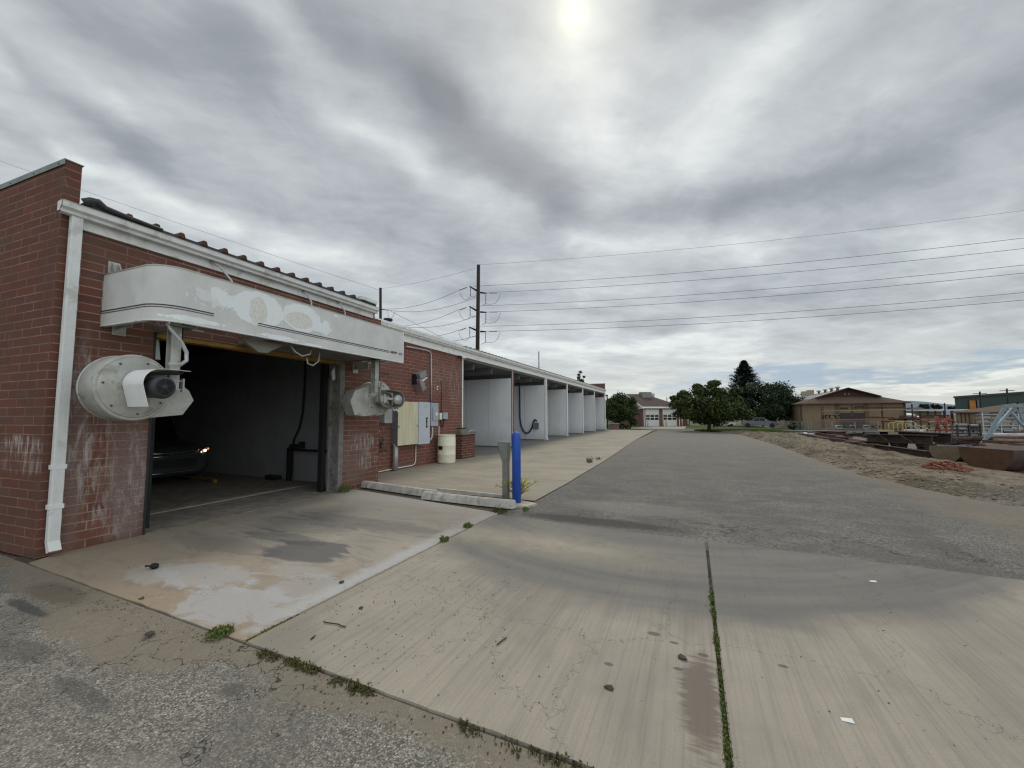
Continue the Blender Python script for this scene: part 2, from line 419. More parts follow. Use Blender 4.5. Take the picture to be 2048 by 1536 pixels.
def wall_panel_mat():
    mt, b = MT('white_wash_bay_panel'); o = b.tex(); x, y, z = b.sep(b.pos())
    rib = b.m('SINE', x*42.0); n = b.noise(b.comb(x*.8, y*.8, z*.25), 1.0, 5, .6)
    c = b.mix(b.sm(n, .3, .7), (.70, .72, .75), (.78, .80, .82))
    c = b.mix(b.sm(b.noise(o, 4, 6, .7), .6, .75)*.25, c, (.42, .41, .38))
    gr = b.noise(b.comb(x*3, y*3, z*.8), 1.0, 6, .7); c = b.mix(b.sm(z + (gr-.5)*1.2, .15, 1.0, 1.0, 0.0)*.45, c, (.36, .35, .32))
    jn = b.m('PINGPONG', x + .3, .61); c = b.mix(b.sm(jn, .006, .02, 1.0, 0.0)*.5, c, (.30, .31, .32))
    c = b.mix(b.sm(gr, .55, .72)*.3, c, (.48, .48, .46))
    b.out(c, .55, 0, bump=b.sm(rib, .93, 1.0), bs=.25, bd=.006); return mt
PARTW = wall_panel_mat()
def interior_mat():
    mt, b = MT('interior_wall'); x, y, z = b.sep(b.pos())
    n = b.noise(b.comb(x, y, z), 1.2, 5, .6)
    c = b.mix(b.sm(n, .3, .7), (.24, .25, .27), (.30, .31, .33))
    c = b.mix(b.sm(z + (n-.5)*.5, .0, .5, 1.0, 0.0)*.45, c, (.22, .21, .2))
    b.out(c, .75); return mt
INTW = interior_mat()
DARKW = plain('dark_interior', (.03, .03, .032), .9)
def leaf_mat(name, c1, c2, c3):
    mt, b = MT(name); i = b.island(); o = b.tex()
    n = b.noise(o, .9, 3, .5)
    c = b.mix(b.sm(n, .35, .65), c1, c2); c = b.mix(b.sm(i, .7, 1.0)*.7, c, c3)
    p = b.out(c, .6, 0, spec=.2)
    p.inputs['Subsurface Weight'].default_value = 0; return mt
LEAF = leaf_mat('green_leaves', (.034, .056, .020), (.060, .082, .022), (.105, .125, .035))
LEAF2 = leaf_mat('dark_green_leaves', (.024, .045, .024), (.042, .066, .030), (.060, .080, .035))
NEEDLE = leaf_mat('dark_needles', (.016, .032, .026), (.024, .044, .036), (.04, .058, .045))
WEED = leaf_mat('weed_leaves', (.10, .14, .04), (.14, .175, .055), (.22, .23, .08))
DRYG = leaf_mat('dry_weed', (.16, .14, .06), (.22, .19, .09), (.10, .12, .04))
YFLOW = leaf_mat('yellow_flowers', (.55, .50, .06), (.60, .55, .10), (.40, .45, .08))
GRASSM = leaf_mat('grass_blades', (.05, .085, .02), (.085, .12, .03), (.12, .15, .05))
TYRE = plain('tyre_rubber', (.02, .02, .02), .8)
TRUCKP = plain('dark_grey_car_paint', (.085, .095, .115), .3, .3, var=.03, bs=0, spec=.6)
VANP = plain('dark_car_paint', (.06, .068, .08), .25, .3, var=.03, bs=0, spec=.6)

# ---- ground materials
def asphalt_mat(name, base=(.155, .150, .140), coarse=1.0, sand=None, near=False):
    mt, b = MT(name); p = b.pos(); x, y, z = b.sep(p)
    v = b.vor(p, 120 if near else 95, 'Color'); vr, vg, vb = b.sep(v)
    ve = b.vor(p, 120 if near else 95, 'Distance')
    nb = b.noise(p, 1.0, 5, .6, .4); nm = b.noise(p, 6, 4, .6)
    c = b.mix(b.sm(vr, .05, .95), tuple(k*.42 for k in base), tuple(k*1.65 for k in base))
    c = b.mix(b.sm(vg, .86, .96)*.8, c, tuple(min(1, k*3.0) for k in base))
    c = b.mix(b.sm(ve, .25, .6)*.5, c, tuple(k*.3 for k in base))
    c = b.mix(b.sm(nb, .40, .62)*.40, c, tuple(k*.62 for k in base))
    c = b.mix(b.sm(nm, .55, .75)*.22, c, (base[0]*1.5, base[1]*1.4, base[2]*1.2))
    nz = b.noise(p, 21, 3, .7); c = b.mix(b.sm(nz, .50, .68)*.45, c, tuple(k*.45 for k in base)); c = b.mix(b.sm(nz, .48, .32)*.30, c, tuple(k*1.7 for k in base)); nq = b.noise(b.comb(x*.8, y*1.3, 2.0), 1.4, 6, .65, .8); c = b.mix(b.sm(nq, .47, .58)*(.22 if near else .50), c, tuple(k*.58 for k in base)); nq2 = b.noise(b.comb(x*.5, y*.9, 8.0), 2.3, 6, .7, .5); c = b.mix(b.sm(nq2, .55, .68)*.30, c, (base[0]*1.45, base[1]*1.42, base[2]*1.36))
    # traffic streaks along the lot
    stn = b.noise(b.comb(x*1.4, y*.22, 4.0), 1.0, 5, .6, .4)
    c = b.mix(b.sm(stn, .50, .70)*.35, c, tuple(k*.55 for k in base))
    if sand == 'near':
        e = b.noise(p, 2.2, 6, .65, .5); e2 = b.noise(p, 14, 4, .7)
        wdt = b.sm(x, -5.5, -3.0, 0.0, 1.0)*b.sm(x, -1.5, .5, 1.0, .55)
        lim = (1.56 + 0.0) - b.ell(x, y, -3.75, 1.50, .95, .5)*.32 - b.ell(x, y, -5.3, 1.6, .5, .3)*.12
        f = b.sm(y + (e-.5)*.42 + (e2-.5)*.16 - lim, -.04, .10)
        c = b.mix(f*b.sm(e2, .25, .6, .55, .95), c, b.mix(e2, (.29, .24, .18), (.17, .145, .115)))
        for (sx, sy, rx, ry) in ((-5.0, 1.05, .35, .12), (-4.0, 1.12, .3, .10), (-2.35, 1.45, .07, .05), (-3.1, 1.1, .3, .05)): c = b.mix(b.ell(x, y, sx, sy, rx, ry, e, .8)*.55, c, (.085, .082, .076))
        wet = b.ell(x, y, -5.0, 1.58, .45, .13, e, .4); c = b.mix(wet*.6, c, (.13, .10, .075))
        crk = b.vor(b.v('ADD', p, b.v('SCALE', b.noise(p, 5, 3, .6, 0, col=True), .35)), 2.3, 'Distance', 'DISTANCE_TO_EDGE')
        c = b.mix(b.sm(crk, .003, .012, 1.0, 0.0)*b.sm(nb, .44, .56)*.85, c, (.035, .033, .03))
        tar = b.ell(x, y, -4.85, 1.37, .38, .05, e, .7); c = b.mix(tar*.7, c, (.05, .05, .05))
    if sand == 'road':
        e = b.noise(p, .9, 6, .65, .5); e2 = b.noise(p, 9, 5, .7)
        # dust off the berm on the right hand side and a light wash along the slab
        lx = b.sm(y, 9, 30, 4.0, 3.2)
        f = b.sm(x - lx + (e-.5)*1.6 + (e2-.5)*.5, -.9, .15)
        c = b.mix(f*b.sm(e2, .30, .62, .25, .9), c, b.mix(e2, (.25, .205, .155), (.17, .145, .115)))
        f2 = b.sm(b.m('ABSOLUTE', x+2.55+(y*.016)) + (e-.5)*.5, .0, .35, 1.0, 0.0)*b.sm(y, 12, 26)
        c = b.mix(f2*.6, c, (.25, .18, .13))
        c = b.mix(b.sm(y, 7, 26)*.55, c, b.mix(e2, (.27, .243, .205), (.215, .195, .168)))
        crk = b.vor(b.v('ADD', p, b.v('SCALE', b.noise(p, 3, 3, .6, 0, col=True), .5)), 1.6, 'Distance', 'DISTANCE_TO_EDGE')
        band = b.ell(x, y, .6, 5.95, 3.2, .35, e, .3)
        c = b.mix(b.sm(crk, .004, .02, 1.0, 0.0)*b.clamp(band + .12)*.8, c, (.04, .037, .034))
        c = b.mix(b.ell(x, y, -1.3, 5.75, 1.2, .22, e2, .4)*.75, c, (.055, .050, .045))
        c = b.mix(b.ell(x, y, -1.0, 6.8, 1.1, .5, e2, .5)*.25, c, (.36, .33, .29))
    b.out(c, .9, 0, bump=vr*.6 + ve*.6, bs=.5*coarse, bd=.006, spec=.25); return mt
ASPH_N = asphalt_mat('coarse_asphalt', (.255, .235, .202), 1.2, 'near', True)
ASPH_R = asphalt_mat('worn_asphalt', (.190, .178, .158), .8, 'road')
ASPH_F = asphalt_mat('street_asphalt', (.15, .15, .15), .3)

def concrete_mat(name, kind):
    mt, b = MT(name); p = b.pos(); x, y, z = b.sep(p)
    nb = b.noise(p, .8, 6, .6, .3); nm = b.noise(p, 5, 5, .65); nf = b.noise(p, 90, 3, .7)
    br = b.noise(b.comb(x*52, y*1.1, 0.0), 1.0, 3, .6); br2 = b.noise(b.comb(x*9, y*.5, 5.0), 1.0, 4, .6)
    pit = b.vor(p, 26, 'Distance'); pitn = b.noise(p, 3.1, 3, .6)
    tan1, tan2 = (.395, .346, .282), (.310, .276, .230)
    if kind == 'plaza': tan1, tan2 = (.38, .335, .258), (.31, .278, .222)
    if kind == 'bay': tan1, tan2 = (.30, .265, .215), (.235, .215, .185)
    c = b.mix(b.sm(nb, .35, .65), tan1, tan2)
    c = b.mix(b.sm(nm, .45, .75)*.35, c, tuple(k*.72 for k in tan1))
    if kind == 'drive':
        c = b.mix(b.sm(br, .42, .70)*.30, c, (.17, .15, .125))
        c = b.mix(b.sm(br2, .50, .68)*.30, c, (.20, .185, .16))
        wv = (nb-.5)*.9 + (nm-.5)*.25
        yb = (x+.6)*(x+.6)*.18 + 3.20
        dk = b.sm(y - yb + wv*.6, -.22, .30)
        arcs = b.noise(b.comb((y-yb)*3.6, x*.35, 0.0), 1.0, 3, .55)
        dk = dk*b.sm(arcs, .30, .70, 1.0, .68)
        c = b.mix(dk*.93, c, b.mix(nm, (.115, .113, .108), (.155, .152, .143)))
        tx = (x+1.75)/1.35; ty = (y-4.50)/.36; tp = b.m('EXPONENT', (tx*tx + ty*ty + (nb-.5)*1.6)*-1.0, clamp=True)
        c = b.mix(tp*b.sm(nm, .25, .6, .6, 1.0)*.80, c, (.42, .368, .275))
        bl = b.noise(p, .9, 4, .55, .3); c = b.mix(b.sm(bl, .50, .68)*b.sm(y, 1.8, 3.4, 1.0, .2)*.42, c, (.215, .192, .160))
        # old water stain and oil drops
        st = b.ell(x, y, 0.0, 2.42, .10, .42, b.noise(b.comb(x*4, y*26, 0.0), 1.0, 4, .6), .9)
        c = b.mix(st*.75, c, (.135, .105, .085))
        for (sx, sy, sr) in ((-.28, 2.96, .045), (.02, 2.83, .035), (-.5, 2.5, .03), (-.12, 2.62, .028), (-.15, 2.9, .03), (.45, 2.9, .03)):
            c = b.mix(b.ell(x, y, sx, sy, sr, sr*.6, nf, .2)*.7, c, (.07, .06, .055))
        c = b.mix(b.sm(b.m('ABSOLUTE', x+2.75+(nm-.5)*.05), .0, .07, 1.0, 0.0)*.5, c, (.35, .25, .17))
    if kind == 'apron':
        nn = b.noise(b.comb(x*1.0+y*.5, y*1.6-x*.3, 0.0), 2.6, 7, .70, 1.1)
        sw = b.noise(b.comb(x*1.1, y*4.2, 0.0), 1.0, 6, .65, 1.2)
        c = b.mix(b.sm(y + (nn-.5)*1.2, 1.9, 3.6, 1.0, 0.0)*.75, c, b.mix(nn, (.36, .235, .15), (.32, .26, .19)))
        c = b.mix(b.sm(x + (nn-.5)*1.2, -6.6, -4.6, 1.0, 0.0)*.70, c, (.245, .205, .150))
        c = b.mix(b.sm(y + (sw-.5)*1.4, 3.4, 4.6)*.55, c, (.235, .215, .185))
        c = b.mix(b.sm(sw, .52, .64)*.35, c, (.17, .155, .135))
        for (sx, sy, rx, ry, a_) in ((-3.40, 2.08, .46, .26, .80), (-4.25, 2.33, .55, .19, .62), (-4.75, 2.1, .3, .12, .5), (-3.55, 2.75, .35, .12, .4), (-3.2, 2.5, .3, .2, .45)):
            c = b.mix(b.sm(b.ell(x, y, sx, sy, rx*1.25, ry*1.25, nn, 1.5), -.05, 1.15)*a_*b.sm(nf, .30, .62, .45, 1.0)*.95, c, (.46, .48, .50))
        c = b.mix(b.sm(b.m('ABSOLUTE', x+2.86+(nn-.5)*.3), .0, .22, 1.0, 0.0)*b.sm(y, 1.9, 2.3)*b.sm(y, 3.6, 5.0, 1.0, .3)*.8, c, (.47, .47, .46))
        for (sx, sy, rx, ry, a_) in ((-3.95, 3.22, .42, .26, .85), (-4.7, 3.42, .50, .16, .65), (-4.3, 4.3, 1.1, .2, .5), (-5.2, 2.95, .7, .2, .4), (-4.9, 3.9, .6, .3, .4)):
            c = b.mix(b.sm(b.ell(x, y, sx, sy, rx*1.3, ry*1.3, sw, 1.5), .0, 1.3)*a_, c, (.085, .087, .095))
        c = b.mix(b.sm(y + (sw-.5)*.8, 5.2, 5.8)*.6, c, (.38, .37, .34))
    if kind == 'plaza':
        sw = b.noise(b.comb(x*.5, y*3.0, 0.0), 1.0, 6, .65, .8)
        c = b.mix(b.sm(sw, .50, .66)*.42, c, (.23, .205, .165))
        c = b.mix(b.sm(x + (nm-.5)*.7, -7.4, -6.6, 1.0, 0.0)*b.sm(y, 12.6, 14)*.8, c, (.16, .16, .16))
        jt = b.m('PINGPONG', y + .4, 1.55); c = b.mix(b.sm(jt, .004, .02, 1.0, 0.0)*.8, c, (.10, .09, .075))
        c = b.mix(b.sm(y + (nm-.5)*.6, 6.6, 7.6, 1.0, 0.0)*.5, c, (.26, .205, .145))
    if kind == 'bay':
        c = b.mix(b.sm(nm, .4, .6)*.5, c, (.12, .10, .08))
    c = b.mix(b.sm(pit, .05, .10, 1.0, 0.0)*b.sm(pitn, .5, .62)*.75, c, (.10, .085, .07))
    nh = b.noise(p, 260, 3, .8); vs = b.vor(p, 9.0, 'Distance'); vsn = b.noise(p, 1.7, 3, .6)
    c = b.mix(b.sm(nf, .52, .72)*.42, c, tuple(k*.45 for k in tan1)); c = b.mix(b.sm(nh, .55, .75)*.4, c, tuple(k*.4 for k in tan1)); c = b.mix(b.sm(nh, .45, .25)*.3, c, tuple(min(1, k*1.5) for k in tan1))
    c = b.mix(b.sm(vs, .025, .055, 1.0, 0.0)*b.sm(vsn, .45, .5)*.7, c, (.08, .065, .055))
    ck = b.vor(b.v('ADD', p, b.v('SCALE', b.noise(p, 4, 4, .7, 0, col=True), .5)), .55, 'Distance', 'DISTANCE_TO_EDGE'); c = b.mix(b.sm(ck, .0008, .0035, 1.0, 0.0)*.45, c, (.09, .075, .06))
    b.out(c, .85, 0, bump=nf*.4 + br*.3 + nm*.3, bs=.35, bd=.004, spec=.3); return mt
C_DRIVE = concrete_mat('driveway_concrete', 'drive'); C_APRON = concrete_mat('stained_apron_concrete', 'apron')
C_PLAZA = concrete_mat('plaza_concrete', 'plaza'); C_BAY = concrete_mat('bay_floor_concrete', 'bay')

def ground_mat():
    mt, b = MT('dirt_and_gravel'); p = b.pos(); x, y, z = b.sep(p)
    n = b.noise(p, .7, 7, .68, .6); n2 = b.noise(p, 4.5, 6, .7, .4); v = b.vor(p, 38, 'Color'); vr, vg, vb = b.sep(v); nf = b.noise(p, 45, 4, .75)
    c = b.mix(b.sm(n2, .35, .65), (.150, .122, .086), (.27, .222, .162))
    c = b.mix(b.sm(n, .47, .58)*.75, c, (.085, .062, .038)); c = b.mix(b.sm(b.noise(b.comb(x*2.2, y*.5, 6.0), 1.3, 6, .7, .6), .52, .62)*.5, c, (.07, .055, .03))
    c = b.mix(b.sm(vr, .80, .97)*.4, c, (.38, .34, .28))
    c = b.mix(b.sm(vg, .75, .95)*.5, c, (.10, .085, .07))
    # grey gravel on the right close by and in the steel yard
    gv = b.clamp(b.sm(y + (n2-.5)*2.0 - x*.8, 4.6, 7.6, 1.0, 0.0)*b.sm(x, 3, 4) + b.sm(x, 7.6, 9.5))
    c = b.mix(gv*.85, c, b.mix(b.sm(vr, .3, .8), (.10, .10, .10), (.25, .245, .235)))
    gr = b.sm(n2, .55, .65)*b.sm(x - y*.0, 3.5, 4.2)*b.sm(x, 4.4, 5.2, 1.0, 0.0)
    c = b.mix(gr*.5, c, (.09, .10, .045))
    far = b.sm(y, 50, 95)
    c = b.mix(far, c, b.mix(n, (.16, .15, .12), (.09, .11, .05)))
    b.out(c, .95, 0, bump=n2*.5 + nf*.5, bs=.8, bd=.03, spec=.15); return mt
GROUND = ground_mat()
def grass_mat():
    mt, b = MT('lawn'); p = b.pos(); n = b.noise(p, 1.5, 5, .6); f = b.noise(p, 30, 4, .7)
    c = b.mix(b.sm(n, .35, .65), (.055, .085, .022), (.095, .115, .035)); c = b.mix(f*.4, c, (.03, .05, .015))
    b.out(c, .95, 0, bump=f, bs=.8, bd=.03, spec=.1); return mt
LAWN = grass_mat()
def joint_mat():
    mt, b = MT('joint_soil'); p = b.pos(); n = b.noise(p, 30, 5, .7)
    c = b.mix(b.sm(n, .35, .65), (.05, .04, .03), (.12, .095, .07)); b.out(c, .95, 0, bump=n, bs=.8, bd=.01); return mt
JOINT = joint_mat()

# ------------------------------------------------------------------ ground sheets
def sheet(name, mat, ys, xl, xr, nx, zf, zo, parent=None):
    mb = MB(); rows = []
    for y in ys:
        a, c = xl(y), xr(y); rows.append([mb.bm.verts.new((a+(c-a)*i/nx, y, zf(a+(c-a)*i/nx, y)+zo)) for i in range(nx+1)])
    for A, C in zip(rows, rows[1:]):
        for i in range(nx): f = mb.bm.faces.new((A[i], A[i+1], C[i+1], C[i])); f.smooth = True
    o = mb.build(name, mat, fixn=False); tag(o, kind='structure'); return o
def fr(a, b_, n): return [a+(b_-a)*i/n for i in range(n+1)]
def interp(pts, t):
    if t <= pts[0][0]: return pts[0][1]
    for (a, u), (c, v) in zip(pts, pts[1:]):
        if t <= c: return u+(v-u)*(t-a)/(c-a)
    return pts[-1][1]
EDGE = [(-8, 7.5), (5.0, 6.6), (7.5, 5.6), (9.16, 4.86), (10.2, 4.40), (11.4, 4.10), (12.7, 3.85), (15.7, 3.72), (21, 3.55), (32.5, 3.13), (37.4, 1.4), (40, .6)]
def redge(y): return interp(EDGE, y) + .16*mnoise.noise(Vector((0, y*1.3, 0))) + .05*mnoise.noise(Vector((3, y*6, 0)))
def zground(x, y):
    z = hg(x, y) - .035
    if 2.0 < x < 14 and 4 < y < 45:
        e = redge(y); d_ = x-e
        bump = ss(-.05, .55, d_)*(1-ss(2.6, 4.2, d_))*ss(6, 12, y)
        z += bump*(.13 + .10*mnoise.noise(Vector((x*.9, y*.6, 0))) + .06*mnoise.noise(Vector((x*3, y*2.2, 4))))
        z += ss(0, .4, d_)*.035*mnoise.noise(Vector((x*6, y*5, 7)))
    return z
xs = [-3000, -800, -250, -90, -40, -20, -13, -8.5] + fr(-6, 2, 8) + fr(2.25, 12, 78) + [13, 15, 18, 22, 28, 40, 70, 130, 300, 900, 3000]
ys = [-60, -20, -8, -3, 0, 2, 3.5] + fr(4.5, 20, 90) + fr(20.4, 40, 50) + [42, 45, 48, 52, 56, 60, 66, 72, 80, 90, 110, 150, 250, 500, 1200, 3500]
mb = MB(); rows = []
for y in ys: rows.append([mb.bm.verts.new((x, y, zground(x, y))) for x in xs])
for A, C in zip(rows, rows[1:]):
    for i in range(len(xs)-1): f = mb.bm.faces.new((A[i], A[i+1], C[i+1], C[i])); f.smooth = True
tag(mb.build('ground', GROUND, fixn=False), kind='structure')

# near asphalt, driveway slabs, joints
mb = MB()
pts = []
for y in fr(-4, 1.72, 12): pass
sheet('asphalt_lot', ASPH_N, fr(-5, 1.752, 10), lambda y: -14, lambda y: 7, 30, lambda x, y: 0, 0.0)
def slab(name, mat, poly, z1=.012, z0=-.03):
    mb = MB(); mb.prism([(x, y, z0) for x, y in poly], (0, 0, z1-z0))
    es = [e for e in mb.bm.edges if all(v.co.z > z1-1e-4 for v in e.verts)]
    bmesh.ops.bevel(mb.bm, geom=es, offset=.006, segments=2, affect='EDGES')
    return tag(mb.build(name, mat), kind='structure')
tag(MB().box(-6.7, 8, 1.5, 7.0, -.06, -.012).build('joint_soil_bed', JOINT), kind='structure')
def wob(p, q, n, a, sd_):
    r_ = []
    for i in range(n+1):
        t = i/n; x = p[0]+(q[0]-p[0])*t; y = p[1]+(q[1]-p[1])*t
        k = a*mnoise.noise(Vector((x*5, y*5, sd_))) + a*.5*mnoise.noise(Vector((x*17, y*17, sd_)))
        dxx, dyy = q[0]-p[0], q[1]-p[1]; L = math.hypot(dxx, dyy); r_.append((x-dyy/L*k, y+dxx/L*k))
    return r_
slab('concrete_apron', C_APRON, wob((-6.30, 1.765), (-2.772, 1.765), 40, .014, 1) + wob((-2.772, 5.60), (-6.40, 6.22), 6, .0, 2) + [(-6.43, 2.0)], .007)
slab('concrete_driveway', C_DRIVE, wob((-2.748, 1.765), (.088, 1.765), 40, .010, 3) + [(.104, 5.36), (-2.748, 5.47)])
slab('concrete_driveway', C_DRIVE, [(.112, 1.765), (7.0, 1.70), (7.0, 5.02), (.130, 5.36)])
slab('bay_floor', C_BAY, [(-20, 2.2), (-6.445, 2.2), (-6.445, 6.55), (-20, 6.55)], .008)
# road
sheet('asphalt_road', ASPH_R, [5.0, 5.2, 5.4, 5.6] + fr(5.8, 40.5, 120), lambda y: -2.9 if y > 6.55 else -2.72, redge, 24, h0, -.006)
# plaza
def plx(y): return -2.56 - max(0, y-8)*.021 if y > 9 else -2.56
sheet('concrete_plaza', C_PLAZA, fr(6.62, 41, 60), lambda y: -15.0 if y > 12.4 else -7.62, plx, 10, h0, .012)
# far side
sheet('street', ASPH_F, fr(41, 58, 8), lambda y: -40, lambda y: interp([(41, .2), (47, 1.0), (58, 60)], y) if y < 57 else 60, 10, h0, -.012)
sheet('sidewalk', C_PLAZA, fr(58, 60.5, 3), lambda y: -60, lambda y: 60, 20, hg, .012)
sheet('station_driveway', C_PLAZA, fr(60.5, 92, 10), lambda y: -9.5, lambda y: -1.0, 6, h0, .010)
sheet('lawn', LAWN, fr(60.5, 100, 10), lambda y: -60, lambda y: -9.5, 6, hg, .012)
sheet('lawn', LAWN, fr(60.5, 100, 10), lambda y: -1, lambda y: 12.5, 12, hg, .012)
sheet('lawn', LAWN, fr(36.5, 57, 16), lambda y: interp([(36.5, 2.6), (38, 1.0), (41, .3), (47, 1.1), (57, 4.5)], y), lambda y: interp([(36.5, 3.3), (40, 6.2), (57, 14.5)], y), 12, hg, .02)
sheet('lawn', LAWN, fr(41.2, 57, 6), lambda y: -14, lambda y: -5.2, 4, h0, .02)
# hills on the horizon
mb = MB(); prev = None
for i in range(41):
    a = R(20 + i*1.0); rr = 5200; x = math.sin(a)*rr; y = math.cos(a)*rr
    hh_ = 70 + 85*max(0, mnoise.noise(Vector((i*.16, 1.7, 0)))+.35) + 14*mnoise.noise(Vector((i*.9, 5, 0)))
    cur = [mb.bm.verts.new((x, y, -30)), mb.bm.verts.new((x*1.12, y*1.12, hh_*1.05)), mb.bm.verts.new((x*1.3, y*1.3, -30))]
    if prev:
        for k in range(2): mb.bm.faces.new((prev[k], cur[k], cur[k+1], prev[k+1]))
    prev = cur
tag(mb.build('hills', plain('haze_tinted_hill', (.16, .21, .27), .95, fine=.01, scale=.004)), kind='structure')  # distance haze is put into the blue-grey hill colour

# ------------------------------------------------------------------ the car wash
XF, X2 = -6.45, -7.6
bld = thing('car_wash_building', 'long red brick car wash with open drive-in bay and row of white wash bays', 'building', (XF, 1.86, 0))
# side wall leads back from the corner, with its parapet
sw_dir = Vector((-1, -.075, 0)).normalized(); sw_n = Vector((-sw_dir.y, sw_dir.x, 0))
mb = MB(); a = Vector((XF, 1.85, 0)); e_ = a + sw_dir*9
mb.prism([a, a+Vector((0, .135, 0)), e_+Vector((0, .135, 0)), e_], (0, 0, 4.46))
mb.build('side_wall', BRICKS, bld)
mb = MB(); a = Vector((XF+.012, 1.838, 4.46)); e_ = a + sw_dir*9
mb.prism([a, a+Vector((0, .16, 0)), e_+Vector((0, .16, 0)), e_], (0, 0, .012))
mb.prism([a+Vector((-.004, -.002, -.055)), a+Vector((-.004, .006, -.055)), e_+Vector((0, .006, -.055)), e_+Vector((0, -.002, -.055))], (0, 0, .055))
cp = mb.build('parapet_cap', plain('green_grey_metal_cap', (.22, .26, .245), .5, .3), bld)
mb = MB()
for k in range(5):
    p = a + sw_dir*(.12+k*.55) + Vector((0, -.002, -.03)); mb.lathe([(.008, -.006), (.008, 0)], p, 'Y', 8)
buildeach(mb, 'cap_screw', BOLT, cp)
mb = MB()
mb.box(XF-.2, XF, 1.985, 2.76, -.05, 3.72); mb.box(XF-.2, XF, 5.90, 6.95, -.05, 3.72); mb.box(XF-.2, XF, 2.76, 5.90, 2.63, 3.72)
mb.build('brick_wall', BRICK, bld)
mb = MB(); mb.box(X2, XF-.2, 6.76, 6.95, -.05, 3.9); mb.build('return_wall', BRICK, bld)
mb = MB(); mb.box(X2-.2, X2, 6.95, 12.42, -.05, 3.75); mb.build('service_wall', BRICK2, bld)
mb = MB()
mb.box(-20, XF-.2, 6.55, 6.76, 0, 3.6); mb.build('bay_side_wall', INTW, bld)
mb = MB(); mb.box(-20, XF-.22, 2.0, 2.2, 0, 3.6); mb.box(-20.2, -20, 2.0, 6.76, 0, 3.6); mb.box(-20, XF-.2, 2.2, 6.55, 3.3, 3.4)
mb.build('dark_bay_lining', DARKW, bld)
# steel round the opening
jm = plain('peeling_grey_steel', (.21, .205, .19), .7, .2, var=.2, dirt=(.06, .055, .05), dirtamt=.8, dscale=14, bs=.4)
mb = MB(); mb.box(XF-.2, XF+.012, 5.815, 5.93, 0, 2.70, bev=.003); mb.box(XF-.24, XF-.2, 5.76, 5.93, 0, 2.70); mb.build('door_jamb', jm, bld)
mb = MB(); mb.box(XF-.2, XF+.006, 2.76, 2.785, 0, 2.63); mb.build('door_jamb', DARKM, bld)
mb = MB(); mb.box(XF-.19, XF-.01, 2.785, 5.815, 2.565, 2.628, bev=.004); mb.build('lintel_beam', YLINT, bld)
mb = MB(); mb.box(XF-.42, XF-.30, 5.70, 5.78, 0, 2.62); mb.box(XF-.42, XF-.30, 2.9, 2.96, 0, 2.62)
mb.box(XF-.36, XF-.25, 5.66, 5.80, 2.3, 2.62); buildeach(mb, 'door_track', BLACK, bld)
mb = MB()
mb.prism([(XF-.06, 2.80, 2.55), (XF-.06, 2.80, 2.28), (XF-.06, 2.87, 2.28), (XF-.06, 2.84, 2.55)], (-.03, 0, 0))
mb.prism([(XF-.06, 5.74, 2.52), (XF-.06, 5.66, 2.40), (XF-.06, 5.70, 2.22), (XF-.06, 5.76, 2.26)], (-.03, 0, 0)); buildeach(mb, 'track_bracket', GALV, bld)
# fascia, gutter, roof edge of the tall section
mb = MB(); mb.box(XF, XF+.035, 1.99, 6.66, 3.70, 3.84); mb.box(XF-.02, XF, 1.99, 6.66, 3.72, 3.95); mb.build('fascia', WTRIM, bld)
def gutter(y0, y1, x, zt, zf=None, hgt=.12, nseam=6, sp=1.2):
    mb = MB()
    pr = [(0, 0), (.085, 0), (.095, .03), (.13, .055), (.135, hgt-.012), (.145, hgt), (.13, hgt), (.122, hgt-.012), (.118, .062), (.085, .038), (.078, .010), (.008, .010), (.008, hgt), (0, hgt)]
    mb.prism([(x+a, y0, zt-hgt+c) for a, c in pr], (0, y1-y0, 0))
    for ye in (y0, y1):
        mb.prism([(x+a, ye, zt-hgt+c) for a, c in pr[:6]+[(0, hgt)]], (0, .004 if ye == y0 else -.004, 0))
    g = mb.build('gutter', WTRIM, bld)
    mb = MB(); k = y0+.6
    while k < y1:
        mb.prism([(x+a*1.03, k, zt-hgt+c*1.02-.002) for a, c in pr[:6]] + [(x+.10, k, zt+.004)], (0, .022, 0)); k += sp
    buildeach(mb, 'gutter_strap', WTRIM, g)
    return g
gutter(1.80, 6.70, XF+.035, 3.93, sp=.96)
mb = MB()
mb.prism([(XF+.06, 2.0, 3.965), (XF+.06, 2.0, 4.015), (-13, 2.0, 4.21), (-13, 2.0, 4.16)], (0, 4.72, 0)); mb.build('roof', TILEB, bld)
mb = MB(); ymb = []
for k in range(17):
    y = 2.13 + k*.282
    mb.prism([(XF+.075, y-.04, 4.012), (XF+.075, y-.020, 4.068), (XF+.075, y+.020, 4.068), (XF+.075, y+.04, 4.012)], (-6.5, 0, .20)); ymb.append(y)
mb.build('roof_rib', TILEB, bld)
mb = MB()
for y in ymb[1:12]:
    mb.prism([(XF+.082, y-.040, 4.0), (XF+.082, y-.022, 4.060), (XF+.082, y+.022, 4.060), (XF+.082, y+.040, 4.0)], (-.02, 0, 0))
buildeach(mb, 'rusted_rib_end', RUSTO, bld)
mb = MB(); mb.tube([(XF+.06, 2.0, 4.01), (XF+.09, 2.05, 4.05), (XF+.09, 2.11, 4.07), (XF+.08, 2.18, 4.03), (XF+.08, 2.4, 4.015), (XF+.08, 2.75, 4.01)], .05, 8, r2=.02); mb.build('roof_sealant', TILEB, bld)
mb = MB(); mb.box(XF-.1, XF+.11, 6.25, 6.70, 4.02, 4.09); mb.build('roof_flashing', WTRIM, bld)
